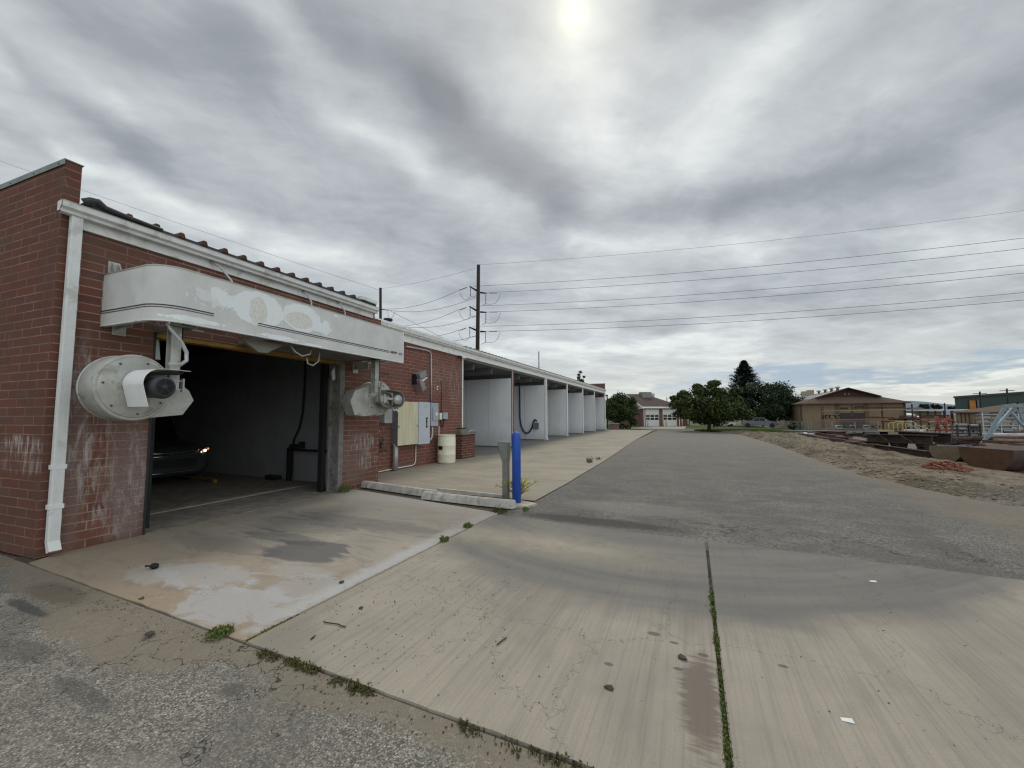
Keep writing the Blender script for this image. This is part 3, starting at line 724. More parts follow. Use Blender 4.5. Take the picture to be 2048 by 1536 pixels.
# downspouts
DSM = plain('white_downspout', (.74, .76, .75), .5, var=.04, dirt=(.30, .28, .24), dirtamt=.4, dscale=3)
def downspout(x, y, z0, z1, wd=.095, kick=True, name='downspout'):
    mb = MB(); mb.box(x, x+.07, y-wd/2, y+wd/2, z0, z1, bev=.006)
    k = y-wd/2+.012
    while k < y+wd/2-.01: mb.box(x+.069, x+.073, k, k+.006, z0+.01, z1-.01); k += .014
    if kick:
        mb.prism([(x, y-wd/2, z0+.01), (x+.07, y-wd/2, z0+.01), (x+.13, y-wd/2, z0-.085), (x+.06, y-wd/2, z0-.115)], (0, wd, 0))
    d_ = mb.build(name, DSM, bld)
    mb = MB()
    for zz in (z0+.35, z0+.78):
        if zz < z1: mb.box(x-.004, x+.076, y-wd/2-.012, y+wd/2+.012, zz, zz+.05, bev=.003)
    buildeach(mb, 'downspout_strap', DSM, d_)
    return d_
downspout(XF+.03, 1.95, .16, 3.83)
# low section : fascia, gutter, roof, wash bays
YB = [16.8, 21.35, 25.75, 30.0, 34.1, 38.4]
mb = MB(); mb.box(X2, X2+.04, 6.95, 38.6, 3.68, 3.92); mb.box(X2+.04, X2+.065, 6.95, 38.6, 3.68, 3.74); mb.build('fascia', WHITE, bld)
gutter(6.97, 38.7, X2+.04, 4.03, hgt=.13, sp=1.5)
mb = MB(); mb.prism([(X2+.05, 6.95, 4.05), (X2+.05, 6.95, 4.075), (-14.2, 6.95, 4.75), (-14.2, 6.95, 4.72)], (0, 31.7, 0)); mb.build('roof', WTRIM, bld)
mb = MB(); y = 12.6
while y < 38.6:
    mb.prism([(X2+.08, y-.03, 4.074), (X2+.08, y-.016, 4.12), (X2+.08, y+.016, 4.12), (X2+.08, y+.03, 4.074)], (-6.6, 0, .66)); y += .305
mb.build('roof_rib', ALUD, bld)
mb = MB(); mb.prism([(X2+.02, 6.97, 4.08), (X2+.02, 6.97, 4.15), (X2-.5, 6.97, 4.22), (X2-.5, 6.97, 4.12)], (0, 5.4, 0)); mb.build('roof_flashing', WTRIM, bld)
mb = MB(); mb.box(-14.2, X2, 12.42, 38.4, 3.60, 3.68)
for y in (13.6, 15.2, 18.2, 19.8, 22.8, 24.3, 27.2, 28.6, 31.4, 32.8, 35.4, 36.9): mb.box(-14.0, X2-.25, y, y+.09, 3.36, 3.60)
mb.build('bay_ceiling', SOFFIT, bld)
mb = MB(); mb.box(-14.4, -14.2, 12.2, 38.6, -.1, 4.6); mb.build('back_wall', PARTW, bld)
mb = MB(); mb.box(X2-.35, X2-.2, 12.2, 12.42, 0, 3.6); mb.box(-14.2, X2-.2, 12.26, 12.42, 0, 3.6); mb.build('service_end_wall', PARTW, bld)
mb = MB(); mb.box(X2+.002, X2+.02, 12.36, 12.43, 0, 3.68); mb.build('corner_trim', WHITE, bld)
for i, y in enumerate(YB):
    z = h0(-8, y)
    mb = MB(); mb.box(-14.2, X2-.03, y-.02, y+.20, z+.06, 3.28 if i < 2 else 3.30); pt = mb.build('bay_partition', PARTW, bld)
    mb = MB(); mb.box(X2-.03, X2+.02, y-.012, y+.2, z-.02, 3.68)
    mb.build('partition_end', BRICK2 if i in (0,) else PARTW, pt)
    mb = MB(); mb.box(X2+.02, X2+.03, y-.025, y+.0, z+.03, 3.68); mb.build('corner_strip', WHITE, pt)
downspout(X2+.03, YB[1]+.10, h0(-8, YB[1])+.13, 3.9, .11)
downspout(X2+.03, YB[5]+.10, h0(-8, YB[5])+.13, 3.9, .11)
mb = MB(); mb.box(-9.2, X2+.02, 38.45, 38.9, 0, 4.62); mb.build('end_wall', BRICK3, bld)
mb = MB(); mb.box(-9.25, X2+.06, 38.40, 38.95, 4.62, 4.67); mb.build('parapet_cap', WTRIM, bld)
mb = MB(); mb.tube([(-9.0, 24.2, 4.1), (-9.0, 24.2, 5.75)], .05, 8); mb.build('vent_pipe', GALV, bld)
mb = MB(); mb.lathe([(.09, 4.1), (.09, 4.3), (.13, 4.31), (.13, 4.36), (0, 4.38)], (-8.0, 8.9, 0)); mb.build('vent_pipe', BLACK, bld)

# ------------------------------------------------------------------ blower canopy over the opening
def fascia_mat():
    mt, b = MT('weathered_sign_panel'); p = b.pos(); x, y, z = b.sep(p)
    n = b.noise(p, 3, 5, .6); e = b.noise(p, 9, 7, .72, .5); f = b.noise(p, 60, 5, .75); sp = b.noise(p, 26, 5, .75)
    c = b.mix(b.sm(n, .3, .7), (.56, .57, .555), (.65, .66, .64))
    c = b.mix(b.ell(y, z, 3.05, 2.98, .5, .12, e, .4)*.15, c, (.28, .27, .25))
    wt = (.78, .82, .84)
    def P_(px, py): v = atx(px, py, -5.35); return v.y, v.z
    for (px, py, rx, ry, a_, k_) in ((519, 618, .36, .24, 1, .22), (604, 636, .33, .21, 1, .25), (640, 655, .22, .08, 1, .4), (652, 655, .075, .12, 1, .4), (455, 607, .11, .05, 1, 1.0),
                             (440, 590, .12, .09, .9, 1.5), (390, 640, .30, .035, 1, .8), (560, 675, .30, .03, 1, .8), (625, 690, .17, .018, 1, 1.0), (672, 632, .04, .018, 1, .8), (440, 600, .3, .1, .6, 2.0)):
        py_, pz_ = P_(px, py); c = b.mix(b.sm(b.ell(y, z, py_, pz_, rx, ry, e, k_), .30, .42)*a_, c, wt)
    for (px, py, rx, ry) in ((517, 622, .13, .20), (600, 641, .23, .13)):
        py_, pz_ = P_(px, py); q_ = b.sm(b.ell(y, z, py_, pz_, rx, ry, e, .3), .30, .5)
        c = b.mix(q_*.75, c, b.mix(b.sm(sp, .42, .7), (.70, .69, .62), (.50, .47, .39)))
        dd_ = b.ell(y, z, py_, pz_, rx*.8, ry*.85, e, .25); rg = b.sm(b.m('ABSOLUTE', dd_-.5), 0, .12, 1, 0)
        c = b.mix(rg*b.sm(f, .5, .65)*.4, c, (.22, .19, .14))
    c = b.mix(b.sm(b.noise(b.comb(y*14, z*1.2, 0.0), 1, 4, .6), .62, .75)*.2, c, (.25, .23, .2))
    dn = b.noise(p, 1.4, 3, .5, .4); st2 = b.noise(b.comb(y*30, z*1.5, x*30), 1, 4, .7); c = b.mix(b.sm(st2, .56, .75)*b.sm(z, 2.75, 3.2, .6, .15)*.6, c, (.30, .28, .24)); c = b.mix(b.sm(b.noise(p, 45, 5, .8), .62, .72)*.3, c, (.33, .31, .27))
    b.out(c, .45, 0, bump=dn*1.0 + n*.2, bs=.5, bd=.035); return mt
can = thing('blower_canopy', 'long weathered white canopy with peeled lettering mounted over the drive-in bay', 'canopy', (-6.45, 4.3, 2.61))
ZB, ZT = 2.61, 3.23
def can_path(o=0.0, y1=6.40):
    P = [(XF+.004, 2.235-o)]
    cx_, cy_, r_ = -5.35-.30, 2.285+.30, .30+o
    P.append((-6.1, 2.258-o))
    for k in range(0, 25):
        t = -math.pi/2 + (math.pi/2)*k/24; P.append((cx_+r_*math.cos(t), cy_+r_*math.sin(t)))
    P.append((-5.35+o, y1)); return P
def wrap(z0, z1, o, th, mat, name, sl=None, parent=can, P=None):
    P = P or can_path(o); mb = MB()
    mb.shell([(x, y, z0) for x, y in P], (0, 0, z1-z0), th); return mb.build(name, mat, parent)
FM = fascia_mat()
fas = wrap(ZB, ZT, 0, -.02, FM, 'fascia_panel')
mb = MB(); mb.box(XF+.004, -5.37, 6.375, 6.398, ZB+.02, ZT-.01); mb.build('end_panel', FM, can)
wrap(ZT, ZT+.014, .006, -.05, ALU, 'top_trim'); wrap(ZB-.014, ZB, .006, -.05, WTRIM, 'bottom_trim')
mb = MB(); mb.box(-5.37, -5.338, 6.398, 6.412, ZB-.014, ZT+.014); mb.box(-5.349, -5.338, 6.385, 6.398, ZB-.014, ZT+.014); mb.build('end_trim', WHITE, can)
NAVY = plain('navy_stripe', (.02, .025, .06), .4); BROWN = plain('brown_stripe', (.10, .055, .045), .5)
def stripe(y0, y1, z, h_, mat, name, curved=False, ysub=None):
    if curved:
        P = [q for q in can_path(.003) if q[1] < y1-.01] + [(-5.347, y1)]
        return wrap(z, z+h_, 0, .0015, mat, name, P=P)
    mb = MB(); mb.box(-5.3475, -5.3460, y0, y1, z, z+h_); return mb.build(name, mat, can)
zs = ZB+.165
stripe(0, 2.87, zs, .013, NAVY, 'navy_stripe', True); stripe(0, 2.87, zs-.024, .009, BROWN, 'brown_stripe', True)
stripe(3.42, 6.00, zs, .013, NAVY, 'navy_stripe'); stripe(3.42, 6.00, zs-.024, .009, BROWN, 'brown_stripe')
stripe(6.27, 6.40, zs, .013, NAVY, 'navy_stripe'); stripe(6.27, 6.40, zs-.024, .009, BROWN, 'brown_stripe')
fc = bpy.data.curves.new('txt', 'FONT'); fc.body = 'superior'; fc.size = .085; fc.shear = .35; fc.extrude = .0008; fc.offset = .0012
fo = bpy.data.objects.new('txt', fc); COL.objects.link(fo); bpy.context.view_layer.update()
me = bpy.data.meshes.new_from_object(fo.evaluated_get(bpy.context.evaluated_depsgraph_get())); bpy.data.objects.remove(fo)
wx_ = max(v.co.x for v in me.vertices)
lt = bpy.data.objects.new('lettering', me); COL.objects.link(lt); me.materials.append(BROWN)
for v in me.vertices: v.co = Vector((-5.3462+v.co.z, 6.03+v.co.x*(.20/wx_), zs-.018+v.co.y)) - WO[can.name]
lt.parent = can; WO['lettering'] = WO[can.name]
# frame inside the canopy
mb = MB()
mb.box(-5.52, -5.40, 2.75, 6.36, ZB+.005, ZB+.10); mb.box(-5.50, -5.40, 2.75, 6.36, ZT-.10, ZT-.03)
for y in (2.75, 4.35, 5.95): mb.box(XF, -5.40, y, y+.07, ZB+.02, ZB+.09); mb.box(XF, -5.40, y, y+.05, ZT-.09, ZT-.04)
mb.build('inner_frame', ALUD, can)
mb = MB(); mb.box(XF+.03, -5.53, 3.8, 6.1, ZB+.03, ZB+.10); mb.build('cable_tray', ALUD, can)
def bracket(y, z0, z1, px=.17):
    mb = MB(); mb.box(XF, XF+.01, y-.055, y+.055, z0, z1); mb.prism([(XF, y-.03, z1-.03), (XF+.02, y-.03, z1), (XF+px, y-.03, z0), (XF+.0, y-.03, z0)], (0, .008, 0))
    mb.prism([(XF+.01, y+.03, z1-.02), (XF+.03, y+.03, z1-.02), (XF+px, y+.03, z0), (XF+px-.06, y+.03, z0)], (0, .02, 0))
    mb.lathe([(.014, XF+.01), (.014, XF+.02)], (0, y, z1-.035), 'X', 8); return mb.build('wall_bracket', ALU, can)
bracket(2.32, 3.2, 3.42); bracket(4.42, 3.2, 3.36, .12)
def foot(y, z0, z1):
    mb = MB(); mb.box(XF, XF+.012, y-.06, y+.07, z0, z1); mb.box(XF, XF+.40, y-.03, y-.02, z0+.07, z1+.02); mb.lathe([(.012, XF+.012), (.012, XF+.022)], (0, y+.02, z0+.03), 'X', 8); mb.build('wall_bracket', ALU, can)
foot(2.40, 2.52, 2.66); foot(6.20, 2.42, 2.62)
mb = MB(); mb.prism([(-6.0, 2.70, ZB-.01), (-6.0, 2.80, ZB-.01), (-5.5, 2.85, ZB-.05), (-5.5, 2.72, ZB-.05)], (0, 0, .012)); mb.build('gusset_plate', GALV, can)
def post(y, z0, sx=.11):
    mb = MB(); x0 = -5.66
    mb.box(x0, x0+.012, y-sx/2, y+sx/2, z0, ZB+.1); mb.box(x0+sx-.012, x0+sx, y-sx/2, y+sx/2, z0, ZB+.1)
    mb.box(x0+.012, x0+sx-.012, y-.006, y+.006, z0, ZB+.1); mb.box(x0+.0, x0+sx, y+sx/2-.012, y+sx/2, z0, ZB+.1); mb.build('hanger_post', ALU, can)
    mb = MB(); mb.box(x0-.05, x0+.2, y-.12, y+.14, ZB-.035, ZB-.02); mb.build('post_plate', ALUD, can)
post(2.60, 1.84); post(5.90, 1.97)
mb = MB(); mb.tube([(-5.50, 2.47, 2.60), (-5.48, 2.50, 2.52), (-5.47, 2.60, 2.40), (-5.47, 2.66, 2.28), (-5.48, 2.67, 2.18), (-5.46, 2.60, 2.12), (-5.42, 2.48, 2.12)], .022, 8); mb.build('power_cable', GALV, can)
mb = MB(); mb.tube([(-5.55, 4.05, 2.60), (-5.5, 4.10, 2.50), (-5.5, 4.22, 2.45), (-5.5, 4.36, 2.50), (-5.55, 4.42, 2.62)], .014, 6)
mb.tube([(-5.6, 4.38, 2.45), (-5.6, 4.40, 2.36), (-5.6, 4.5, 2.34), (-5.6, 4.6, 2.42), (-5.6, 4.62, 2.6)], .014, 6); mb.build('power_cable', ALU, can)
mb = MB(); mb.prism([(-5.62, 3.35, 2.60), (-5.62, 4.0, 2.60), (-5.62, 3.75, 2.44), (-5.62, 3.62, 2.43)], (-.05, 0, 0)); mb.build('hanging_plastic_sheet', plain('milky_sheet', (.22, .22, .18), .4), can)
mb = MB(); mb.tube([(-6.40, 3.35, 3.80), (-6.30, 3.42, 3.74), (-6.22, 3.55, 3.55), (-6.18, 3.62, 3.3), (-6.15, 3.62, 3.1)], .016, 7); tag(mb.build('conduit', GALV, loc=(-6.4, 3.35, 3.8)), 'bent grey conduit leaving the eave above the left half of the canopy', 'conduit', 'conduits from the eave down to the canopy')
mb = MB(); mb.tube([(-6.40, 4.88, 3.80), (-6.33, 4.9, 3.76), (-6.25, 4.95, 3.6), (-6.25, 4.95, 3.1)], .016, 7); tag(mb.build('conduit', GALV, loc=(-6.4, 4.88, 3.8)), 'short grey conduit dropping from the eave to the middle of the canopy', 'conduit', 'conduits from the eave down to the canopy')
mb = MB(); mb.tube([(-6.40, 5.66, 3.80), (-6.33, 5.67, 3.76), (-6.25, 5.72, 3.6), (-6.25, 5.72, 3.1)], .014, 7); tag(mb.build('conduit', GALV, loc=(-6.4, 5.66, 3.8)), 'short grey conduit dropping from the eave near the right end of the canopy', 'conduit', 'conduits from the eave down to the canopy')

# ------------------------------------------------------------------ blowers
def blower(c, sgn, label, r_=.36, wdt=.26, kind=0):
    c = Vector(c); t = thing('air_blower', label, 'blower', c, 'air blowers beside the drive-in bay')
    MX = Matrix.Translation(c) @ Matrix.Rotation(R(7)*sgn, 4, 'Z')
    def loc(mb): mb.move(MX); return mb
    # scroll housing : circle with outlet
    prof = []
    a0, a1 = (R(-70), R(30)) if sgn > 0 else (R(-118), R(52))
    for k in range(37):
        a = a1 + (2*math.pi-(a1-a0))*k/36; prof.append((math.cos(a)*r_*sgn, math.sin(a)*r_))
    if sgn > 0: prof += [(.50*sgn, -.30), (.62*sgn, -.12), (.56*sgn, .0)]
    else: prof += [(.34*sgn, -.36), (.56*sgn, -.33), (.66*sgn, -.08), (.56*sgn, .13)]
    mb = MB(); x0 = -wdt
    A = [mb.bm.verts.new((x0, y, z)) for y, z in prof]; C_ = [mb.bm.verts.new((0, y, z)) for y, z in prof]; n = len(prof)
    for k in range(n):
        if k in (n-3,) and sgn > 0: continue
        f = mb.bm.faces.new((A[k], A[(k+1) % n], C_[(k+1) % n], C_[k])); f.smooth = k < 36
    mb.bm.faces.new(A[::-1]); mb.bm.faces.new(C_)
    hs = loc(mb).build('housing', ALU, t)
    mb = MB(); mb.lathe([(r_+.006, -.018), (r_+.012, -.004), (r_+.004, .006), (r_-.006, .010)], (0, 0, 0), 'X', 48); mb.lathe([(r_+.004, x0-.008), (r_+.012, x0), (r_+.002, x0+.012)], (0, 0, 0), 'X', 48)
    loc(mb).build('rim', ALU, hs)
    mb = MB(); mb.lathe([(r_*.93, .0), (r_*.935, .012), (r_*.90, .018), (0, .020)], (0, 0, 0), 'X', 48); mb.lathe([(0, 0), (0.02, .0)], (0, 0, 0), 'X', 6)
    pl_ = loc(mb).build('side_plate', ALU, t)
    mb = MB()
    for k in range(7):
        a = R(20+k*51); mb.lathe([(.011, .016), (.011, .027), (.006, .030)], (0, math.cos(a)*r_*.82, math.sin(a)*r_*.82), 'X', 8)
    buildeach(loc(mb), 'bolt', BOLT, pl_)
    if kind == 0:
        my, mz = .05, .00
        mb = MB(); mb.lathe([(.05, .02), (.115, .03), (.118, .30), (.125, .31), (.128, .36), (.118, .385), (.10, .40), (0, .40)], (0, my, mz), 'X', 32)
        mt_ = loc(mb).build('motor', BLACKM, t)
        mb = MB()
        for k in range(26):
            y = -.085 + k*.0068; hw = math.sqrt(max(0, .088**2-y*y)); mb.box(.399, .4025, my+y-.0014, my+y+.0014, mz-hw, mz+hw)
        loc(mb).build('fan_grille', BLACK, mt_)
        mb = MB(); mb.lathe([(.03, .40), (.03, .406), (0, .406)], (0, my, mz), 'X', 16)
        for k in range(5):
            a = R(20+72*k); mb.bar((.404, my+.02*math.cos(a), mz+.02*math.sin(a)), (.404, my+.095*math.cos(a), mz+.095*math.sin(a)), .006, .007, up=(1, 0, 0))
        mb.lathe([(.088, .398), (.088, .407), (.096, .407), (.096, .398)], (0, my, mz), 'X', 32)
        loc(mb).build('grille_frame', BLACKM, mt_)
        P = [(.335, .205), (.10, .205), (.02, .198)]
        for k in range(1, 10):
            a = R(98 + k*9.5); P.append((.035+.165*math.cos(a), .035+.165*math.sin(a)))
        P += [(-.11, -.06), (-.07, -.215)]
        mb = MB(); mb.shell([(.03, y, z) for y, z in P], (.33, 0, 0), .004); loc(mb).build('motor_cover', WPLAS, t)
        mb = MB(); mb.tube([(.30, .28, .19), (.31, .22, .175), (.30, .12, .17), (.27, .0, .15), (.25, -.05, .10), (.24, -.03, .04)], .022, 8)
        loc(mb).build('motor_cable', BLACK, t)
        mb = MB(); mb.box(.10, .20, -.09, .0, -.02, .05); mb.box(.12, .22, -.085, .0, .06, .09); loc(mb).build('wiring_box', BRASS, t)
        mb = MB(); mb.bar((.15, .24, .10), (.15, .40, .10), .012, .012); mb.bar((.15, .24, -.0), (.15, .40, -.0), .012, .012); mb.box(.13, .17, .375, .395, -.03, .13)
        mb.bar((.17, .20, .16), (.17, .14, .10), .012, .012)
        loc(mb).build('mounting_clamp', GALV, t)
    else:
        my, mz = .23, -.03
        mb = MB(); mb.lathe([(.05, .02), (.09, .03), (.092, .24), (.10, .25), (.10, .31), (.085, .325), (0, .325)], (0, my, mz), 'X', 28); mt_ = loc(mb).build('motor', ALU, t)
        mb = MB(); mb.lathe([(.068, .322), (.066, .330), (0, .331)], (0, my, mz), 'X', 24); loc(mb).build('fan_grille', GALV, mt_)
        P = [(-.04, .155), (.10, .15), (.22, .135)]
        for k in range(1, 12):
            a = R(75 - k*15); P.append((.23+.145*math.cos(a), -.02+.165*math.sin(a)))
        P += [(.08, -.20), (-.04, -.215)]
        mb = MB(); mb.shell([(.03, y, z) for y, z in P], (.30, 0, 0), -.004); loc(mb).build('motor_cover', ALU, t)
        mb = MB(); mb.box(.04, .20, -.12, .10, -.12, .05, bev=.01); mb.box(.05, .16, -.05, .16, -.17, -.08, bev=.01); loc(mb).build('gear_case', ALUD, t)
        mb = MB(); mb.box(.16, .30, -.22, -.04, -.08, .03, bev=.006); mb.box(.18, .32, -.14, -.10, -.10, .07); mb.bar((.24, -.05, .0), (.24, .14, -.02), .04, .045); mb.bar((.24, .13, .11), (.24, .13, -.14), .014, .014); loc(mb).build('mounting_clamp', ALU, t)
        mb = MB(); mb.tube([(.34, -.22, .32), (.34, -.27, .10), (.33, -.25, -.06), (.32, -.16, -.15), (.30, -.05, -.19), (.25, .06, -.18)], .022, 8); loc(mb).build('power_cable', ALUD, t)
        mb = MB(); mb.tube([(.2, .18, -.19), (.2, .22, -.24), (.2, .28, -.22), (.2, .33, -.27)], .02, 6); loc(mb).build('frayed_tape', WPLAS, t)
    return t
blower((-5.66, 2.28, 1.835), 1, 'big round aluminium blower with white motor cover and black motor, left of the bay opening')
blower((-5.72, 6.14, 1.87), -1, 'smaller looking round blower with grey motor, hung on a post right of the bay opening', r_=.33, wdt=.26, kind=1)

# ------------------------------------------------------------------ things inside the dark bay
van = thing('parked_car', 'dark car facing out of the unlit drive-in bay with one headlight glowing', 'car', (-10.3, 4.78, 0))
cx0, cy0 = -10.3, 4.78
secs = []          # body: sections along x from the nose back: (x, half width, bottom, top)
sec = [(.00, .70, .30, .62), (-.06, .80, .24, .74), (-.25, .88, .20, .86), (-.7, .93, .20, .95), (-1.25, .94, .2, 1.02), (-1.3, .94, .2, 1.04), (-3.6, .94, .2, 1.05), (-4.6, .92, .25, 1.0)]
mb = MB(); rings = []
for (x, hw, zb, zt) in sec:
    ring = []
    for (fy, fz) in ((-.86, 0), (-1, .25), (-1, .72), (-.90, .93), (-.55, 1.0), (0, 1.02), (.55, 1.0), (.90, .93), (1, .72), (1, .25), (.86, 0)):
        ring.append(mb.bm.verts.new((cx0+x, cy0+hw*fy, zb+(zt-zb)*fz)))
    rings.append(ring)
for A, C_ in zip(rings, rings[1:]):
    n = len(A)
    for k in range(n): f = mb.bm.faces.new((A[k], A[(k+1) % n], C_[(k+1) % n], C_[k])); f.smooth = True
mb.bm.faces.new(rings[0]); mb.bm.faces.new(rings[-1]); mb.build('body', VANP, van)
mb = MB(); mb.prism([(cx0-1.2, cy0-.86, 1.02), (cx0-1.95, cy0-.72, 1.68), (cx0-4.3, cy0-.72, 1.70), (cx0-4.6, cy0-.86, 1.0)], (0, 1.58, 0)); mb.build('windscreen', GLASS, van)
mb = MB()
for z, hw in ((.735, .62), (.665, .60), (.315, .74)):
    P = [(cx0+.035-.10*(k/8.)**2*1.0, cy0+hw*k/8., z+.025*abs(k/8.)**2) for k in range(-8, 9)]
    mb.tube(P, .017, 6)
buildeach(mb, 'grille_bar', CHROME, van)
mb = MB(); mb.prism([(cx0+.035, cy0-.06, .65), (cx0+.035, cy0-.045, .75), (cx0+.035, cy0-.025, .75), (cx0+.035, cy0-.035, .65)], (.012, 0, 0)); mb.prism([(cx0+.035, cy0+.035, .65), (cx0+.035, cy0+.025, .75), (cx0+.035, cy0+.045, .75), (cx0+.035, cy0+.06, .65)], (.012, 0, 0)); mb.box(cx0+.035, cx0+.047, cy0-.04, cy0+.04, .69, .71); buildeach(mb, 'badge', CHROME, van)
mb = MB(); mb.box(cx0-.01, cx0+.02, cy0-.55, cy0+.55, .42, .60); mb.build('air_intake', BLACK, van)
lens = plain('headlamp_lens', (.3, .3, .3), .1, 0, bs=0)
for s_ in (-1, 1):
    mb = MB(); mb.prism([(cx0-.04, cy0+s_*.60, .70), (cx0-.30, cy0+s_*.87, .80), (cx0-.28, cy0+s_*.87, .70), (cx0-.06, cy0+s_*.66, .63)], (.035, s_*.012, .012)); hl = mb.build('headlight', lens, van)
em, b = MT('lamp_glow'); e1 = b.new('ShaderNodeEmission'); e1.inputs[0].default_value = (1, .72, .38, 1); e1.inputs[1].default_value = 9
o1 = b.new('ShaderNodeOutputMaterial'); b.t.links.new(e1.outputs[0], o1.inputs[0])
em2, b = MT('amber_glow'); e1 = b.new('ShaderNodeEmission'); e1.inputs[0].default_value = (1, .13, .03, 1); e1.inputs[1].default_value = 2.0
o1 = b.new('ShaderNodeOutputMaterial'); b.t.links.new(e1.outputs[0], o1.inputs[0])
mb = MB(); mb.lathe([(.028, 0), (.02, .012), (0, .015)], (cx0-.075, cy0+.745, .735), 'X', 12); mb.build('bulb', em, hl)
mb = MB(); mb.lathe([(.022, 0), (.015, .01), (0, .012)], (cx0-.14, cy0+.84, .765), 'X', 12); mb.build('indicator', em2, hl)
wh = []
for (x, s_) in ((-.95, -1), (-.95, 1), (-3.7, -1), (-3.7, 1)):
    mb = MB(); mb.lathe([(.20, -.1), (.31, -.1), (.33, -.06), (.33, .06), (.31, .1), (.20, .1)], (cx0+x, cy0+s_*.84, .33), 'Y', 24); mb.build('wheel', TYRE, van)
# mitter hose, rails and boxes
mb = MB(); wl = 6.50
mb.tube([(-8.35, wl, 3.2), (-8.35, wl, 2.3), (-8.38, wl, 1.6), (-8.45, wl-.02, 1.25), (-8.6, wl-.03, 1.0), (-8.66, wl-.03, .8), (-8.66, wl-.03, .1)], .022, 8)
tag(mb.build('hose', BLACK, loc=(-8.5, wl, 0)), 'black hose hanging down the grey wall inside the drive-in bay', 'hose')
gd = thing('control_stand', 'dark pipe stand with a switch box against the grey wall inside the bay', 'stand', (-8.6, wl, 0))
mb = MB(); mb.box(-8.74, -8.70, wl-.11, wl-.07, 0, .78); mb.box(-8.62, -8.59, wl-.11, wl-.07, 0, .78); mb.build('post', BLACK, gd)
mb = MB(); mb.box(-8.72, -7.3, wl-.12, wl-.08, .71, .76); mb.build('rail', BLACK, gd)
mb = MB(); mb.box(-8.60, -8.25, wl-.16, wl-.02, .78, .87, bev=.01); mb.box(-8.3, -8.2, wl-.14, wl-.06, .87, .93); mb.build('switch_box', DARKM, gd)
tag(MB().box(-9.40, -9.02, 6.32, 6.48, 0, .11, bev=.01).build('box', DARKM, loc=(-9.2, 6.38, 0)), 'low black box on the bay floor against the grey wall', 'box')
mb = MB(); mb.box(-10.05, -9.95, 5.5, 5.58, .0, .09); mb.box(-11.6, -10.0, 5.50, 5.52, .08, .12, rot=.0); tag(mb.build('guide_rail', YLINT, loc=(-10.8, 5.5, 0)), 'yellowed low tyre guide rail on the bay floor beside the car', 'rail')
mb = MB(); mb.box(-7.84, -7.66, 3.1, 5.0, .008, .022, rot=R(1.0)); mb.box(-7.83, -7.70, 5.02, 6.0, .008, .020, rot=R(-1)); tag(mb.build('floor_strip', plain('pale_floor_strip', (.33, .29, .23), .8), loc=(-7.75, 4.5, 0)), 'pale broken strip across the bay floor behind the threshold', 'floor strip')

# ------------------------------------------------------------------ service wall fittings
def P2(px, py, off=0): return atx(px, py, X2+off)
enc = thing('electrical_cabinet', 'large wall cabinet with a yellowed beige door and grey side', 'cabinet', (X2, 9.35, .68))
D = .26
p0 = P2(795, 889, D); p1 = P2(836, 804, D)
yl, yr, zb, zt = p0.y+.02, P2(836, 850, D).y, P2(795, 891, D).z, P2(815, 804, D).z
mb = MB(); mb.box(X2, X2+D-.015, yl, yr, zb, zt, bev=.004); mb.build('body', plain('purple_grey_enclosure', (.20, .20, .22), .5, dirt=(.15, .13, .12), dirtamt=.4), enc)
def ydoor():
    mt, b = MT('yellowed_cabinet_door'); p = b.pos(); x, y, z = b.sep(p)
    n = b.noise(b.comb(y*9, z*.9, 0.0), 1, 4, .6); n2 = b.noise(p, 3, 5, .6)
    c = b.mix(b.sm(n, .35, .65), (.62, .60, .46), (.55, .51, .34))
    c = b.mix(b.sm(n, .5, .75)*b.sm(y, yl+.35, yl+.6)*.8, c, (.56, .45, .22)); c = b.mix(b.sm(n2, .55, .7)*.4, c, (.42, .43, .38))
    b.out(c, .55); return mt
mb = MB(); mb.box(X2+D-.013, X2+D, yl-.01, yr+.01, zb-.01, zt+.01, bev=.004); dr = mb.build('door', ydoor(), enc)
mb = MB(); zc_ = (zb+zt)/2-.08
for yy in (yl+.02, yr-.02): mb.lathe([(.035, X2+D), (.03, X2+D+.02), (0, X2+D+.02)], (0, yy, zc_), 'X', 14)
buildeach(mb, 'latch', ALU, dr)
cb = thing('breaker_panel', 'tall narrow pale blue-grey panel with a black handle strip', 'panel', (X2, 10.1, .65))
D2 = .30; ya, yb_ = P2(838, 850, D2).y, P2(860, 850, D2).y; za, zb2 = P2(848, 888, D2).z, P2(848, 804, D2).z
mb = MB(); mb.box(X2, X2+D2, ya, yb_, za, zb2, bev=.006); mb.build('body', GREYBLUE, cb)
hy = P2(853.5, 850, D2).y; mb = MB(); mb.box(X2+D2, X2+D2+.012, hy-.035, hy+.035, P2(853, 855, D2).z, P2(853, 835, D2).z); hd = mb.build('handle_plate', BLACK, cb)
mb = MB(); zq = P2(853, 847, D2).z
for k_ in (0, .09, -.06): mb.box(X2+D2+.012, X2+D2+.018, hy-.018, hy+.018, zq+k_, zq+k_+.03)
buildeach(mb, 'label_plate', WPLAS, hd)
def ebox(name, label, px0, py0, px1, py1, D_, mat, lid=None, cat='electrical box'):
    c0 = P2(px0, py1, D_); c1 = P2(px1, py0, D_); zb_ = P2((px0+px1)/2, py1, D_).z; zt_ = P2((px0+px1)/2, py0, D_).z
    t = thing(name, label, cat, (X2, (c0.y+c1.y)/2, zb_)); MB().box(X2, X2+D_, c0.y, c1.y, zb_, zt_, bev=.006).build('body', mat, t)
    if lid:
        iy, iz0, iz1 = lid; MB().box(X2+D_, X2+D_+.03, c0.y+iy, c1.y-iy*.5, zb_+iz0, zt_-iz1, bev=.005).build('door', mat, t)
    return t, c0.y, c1.y, zb_, zt_
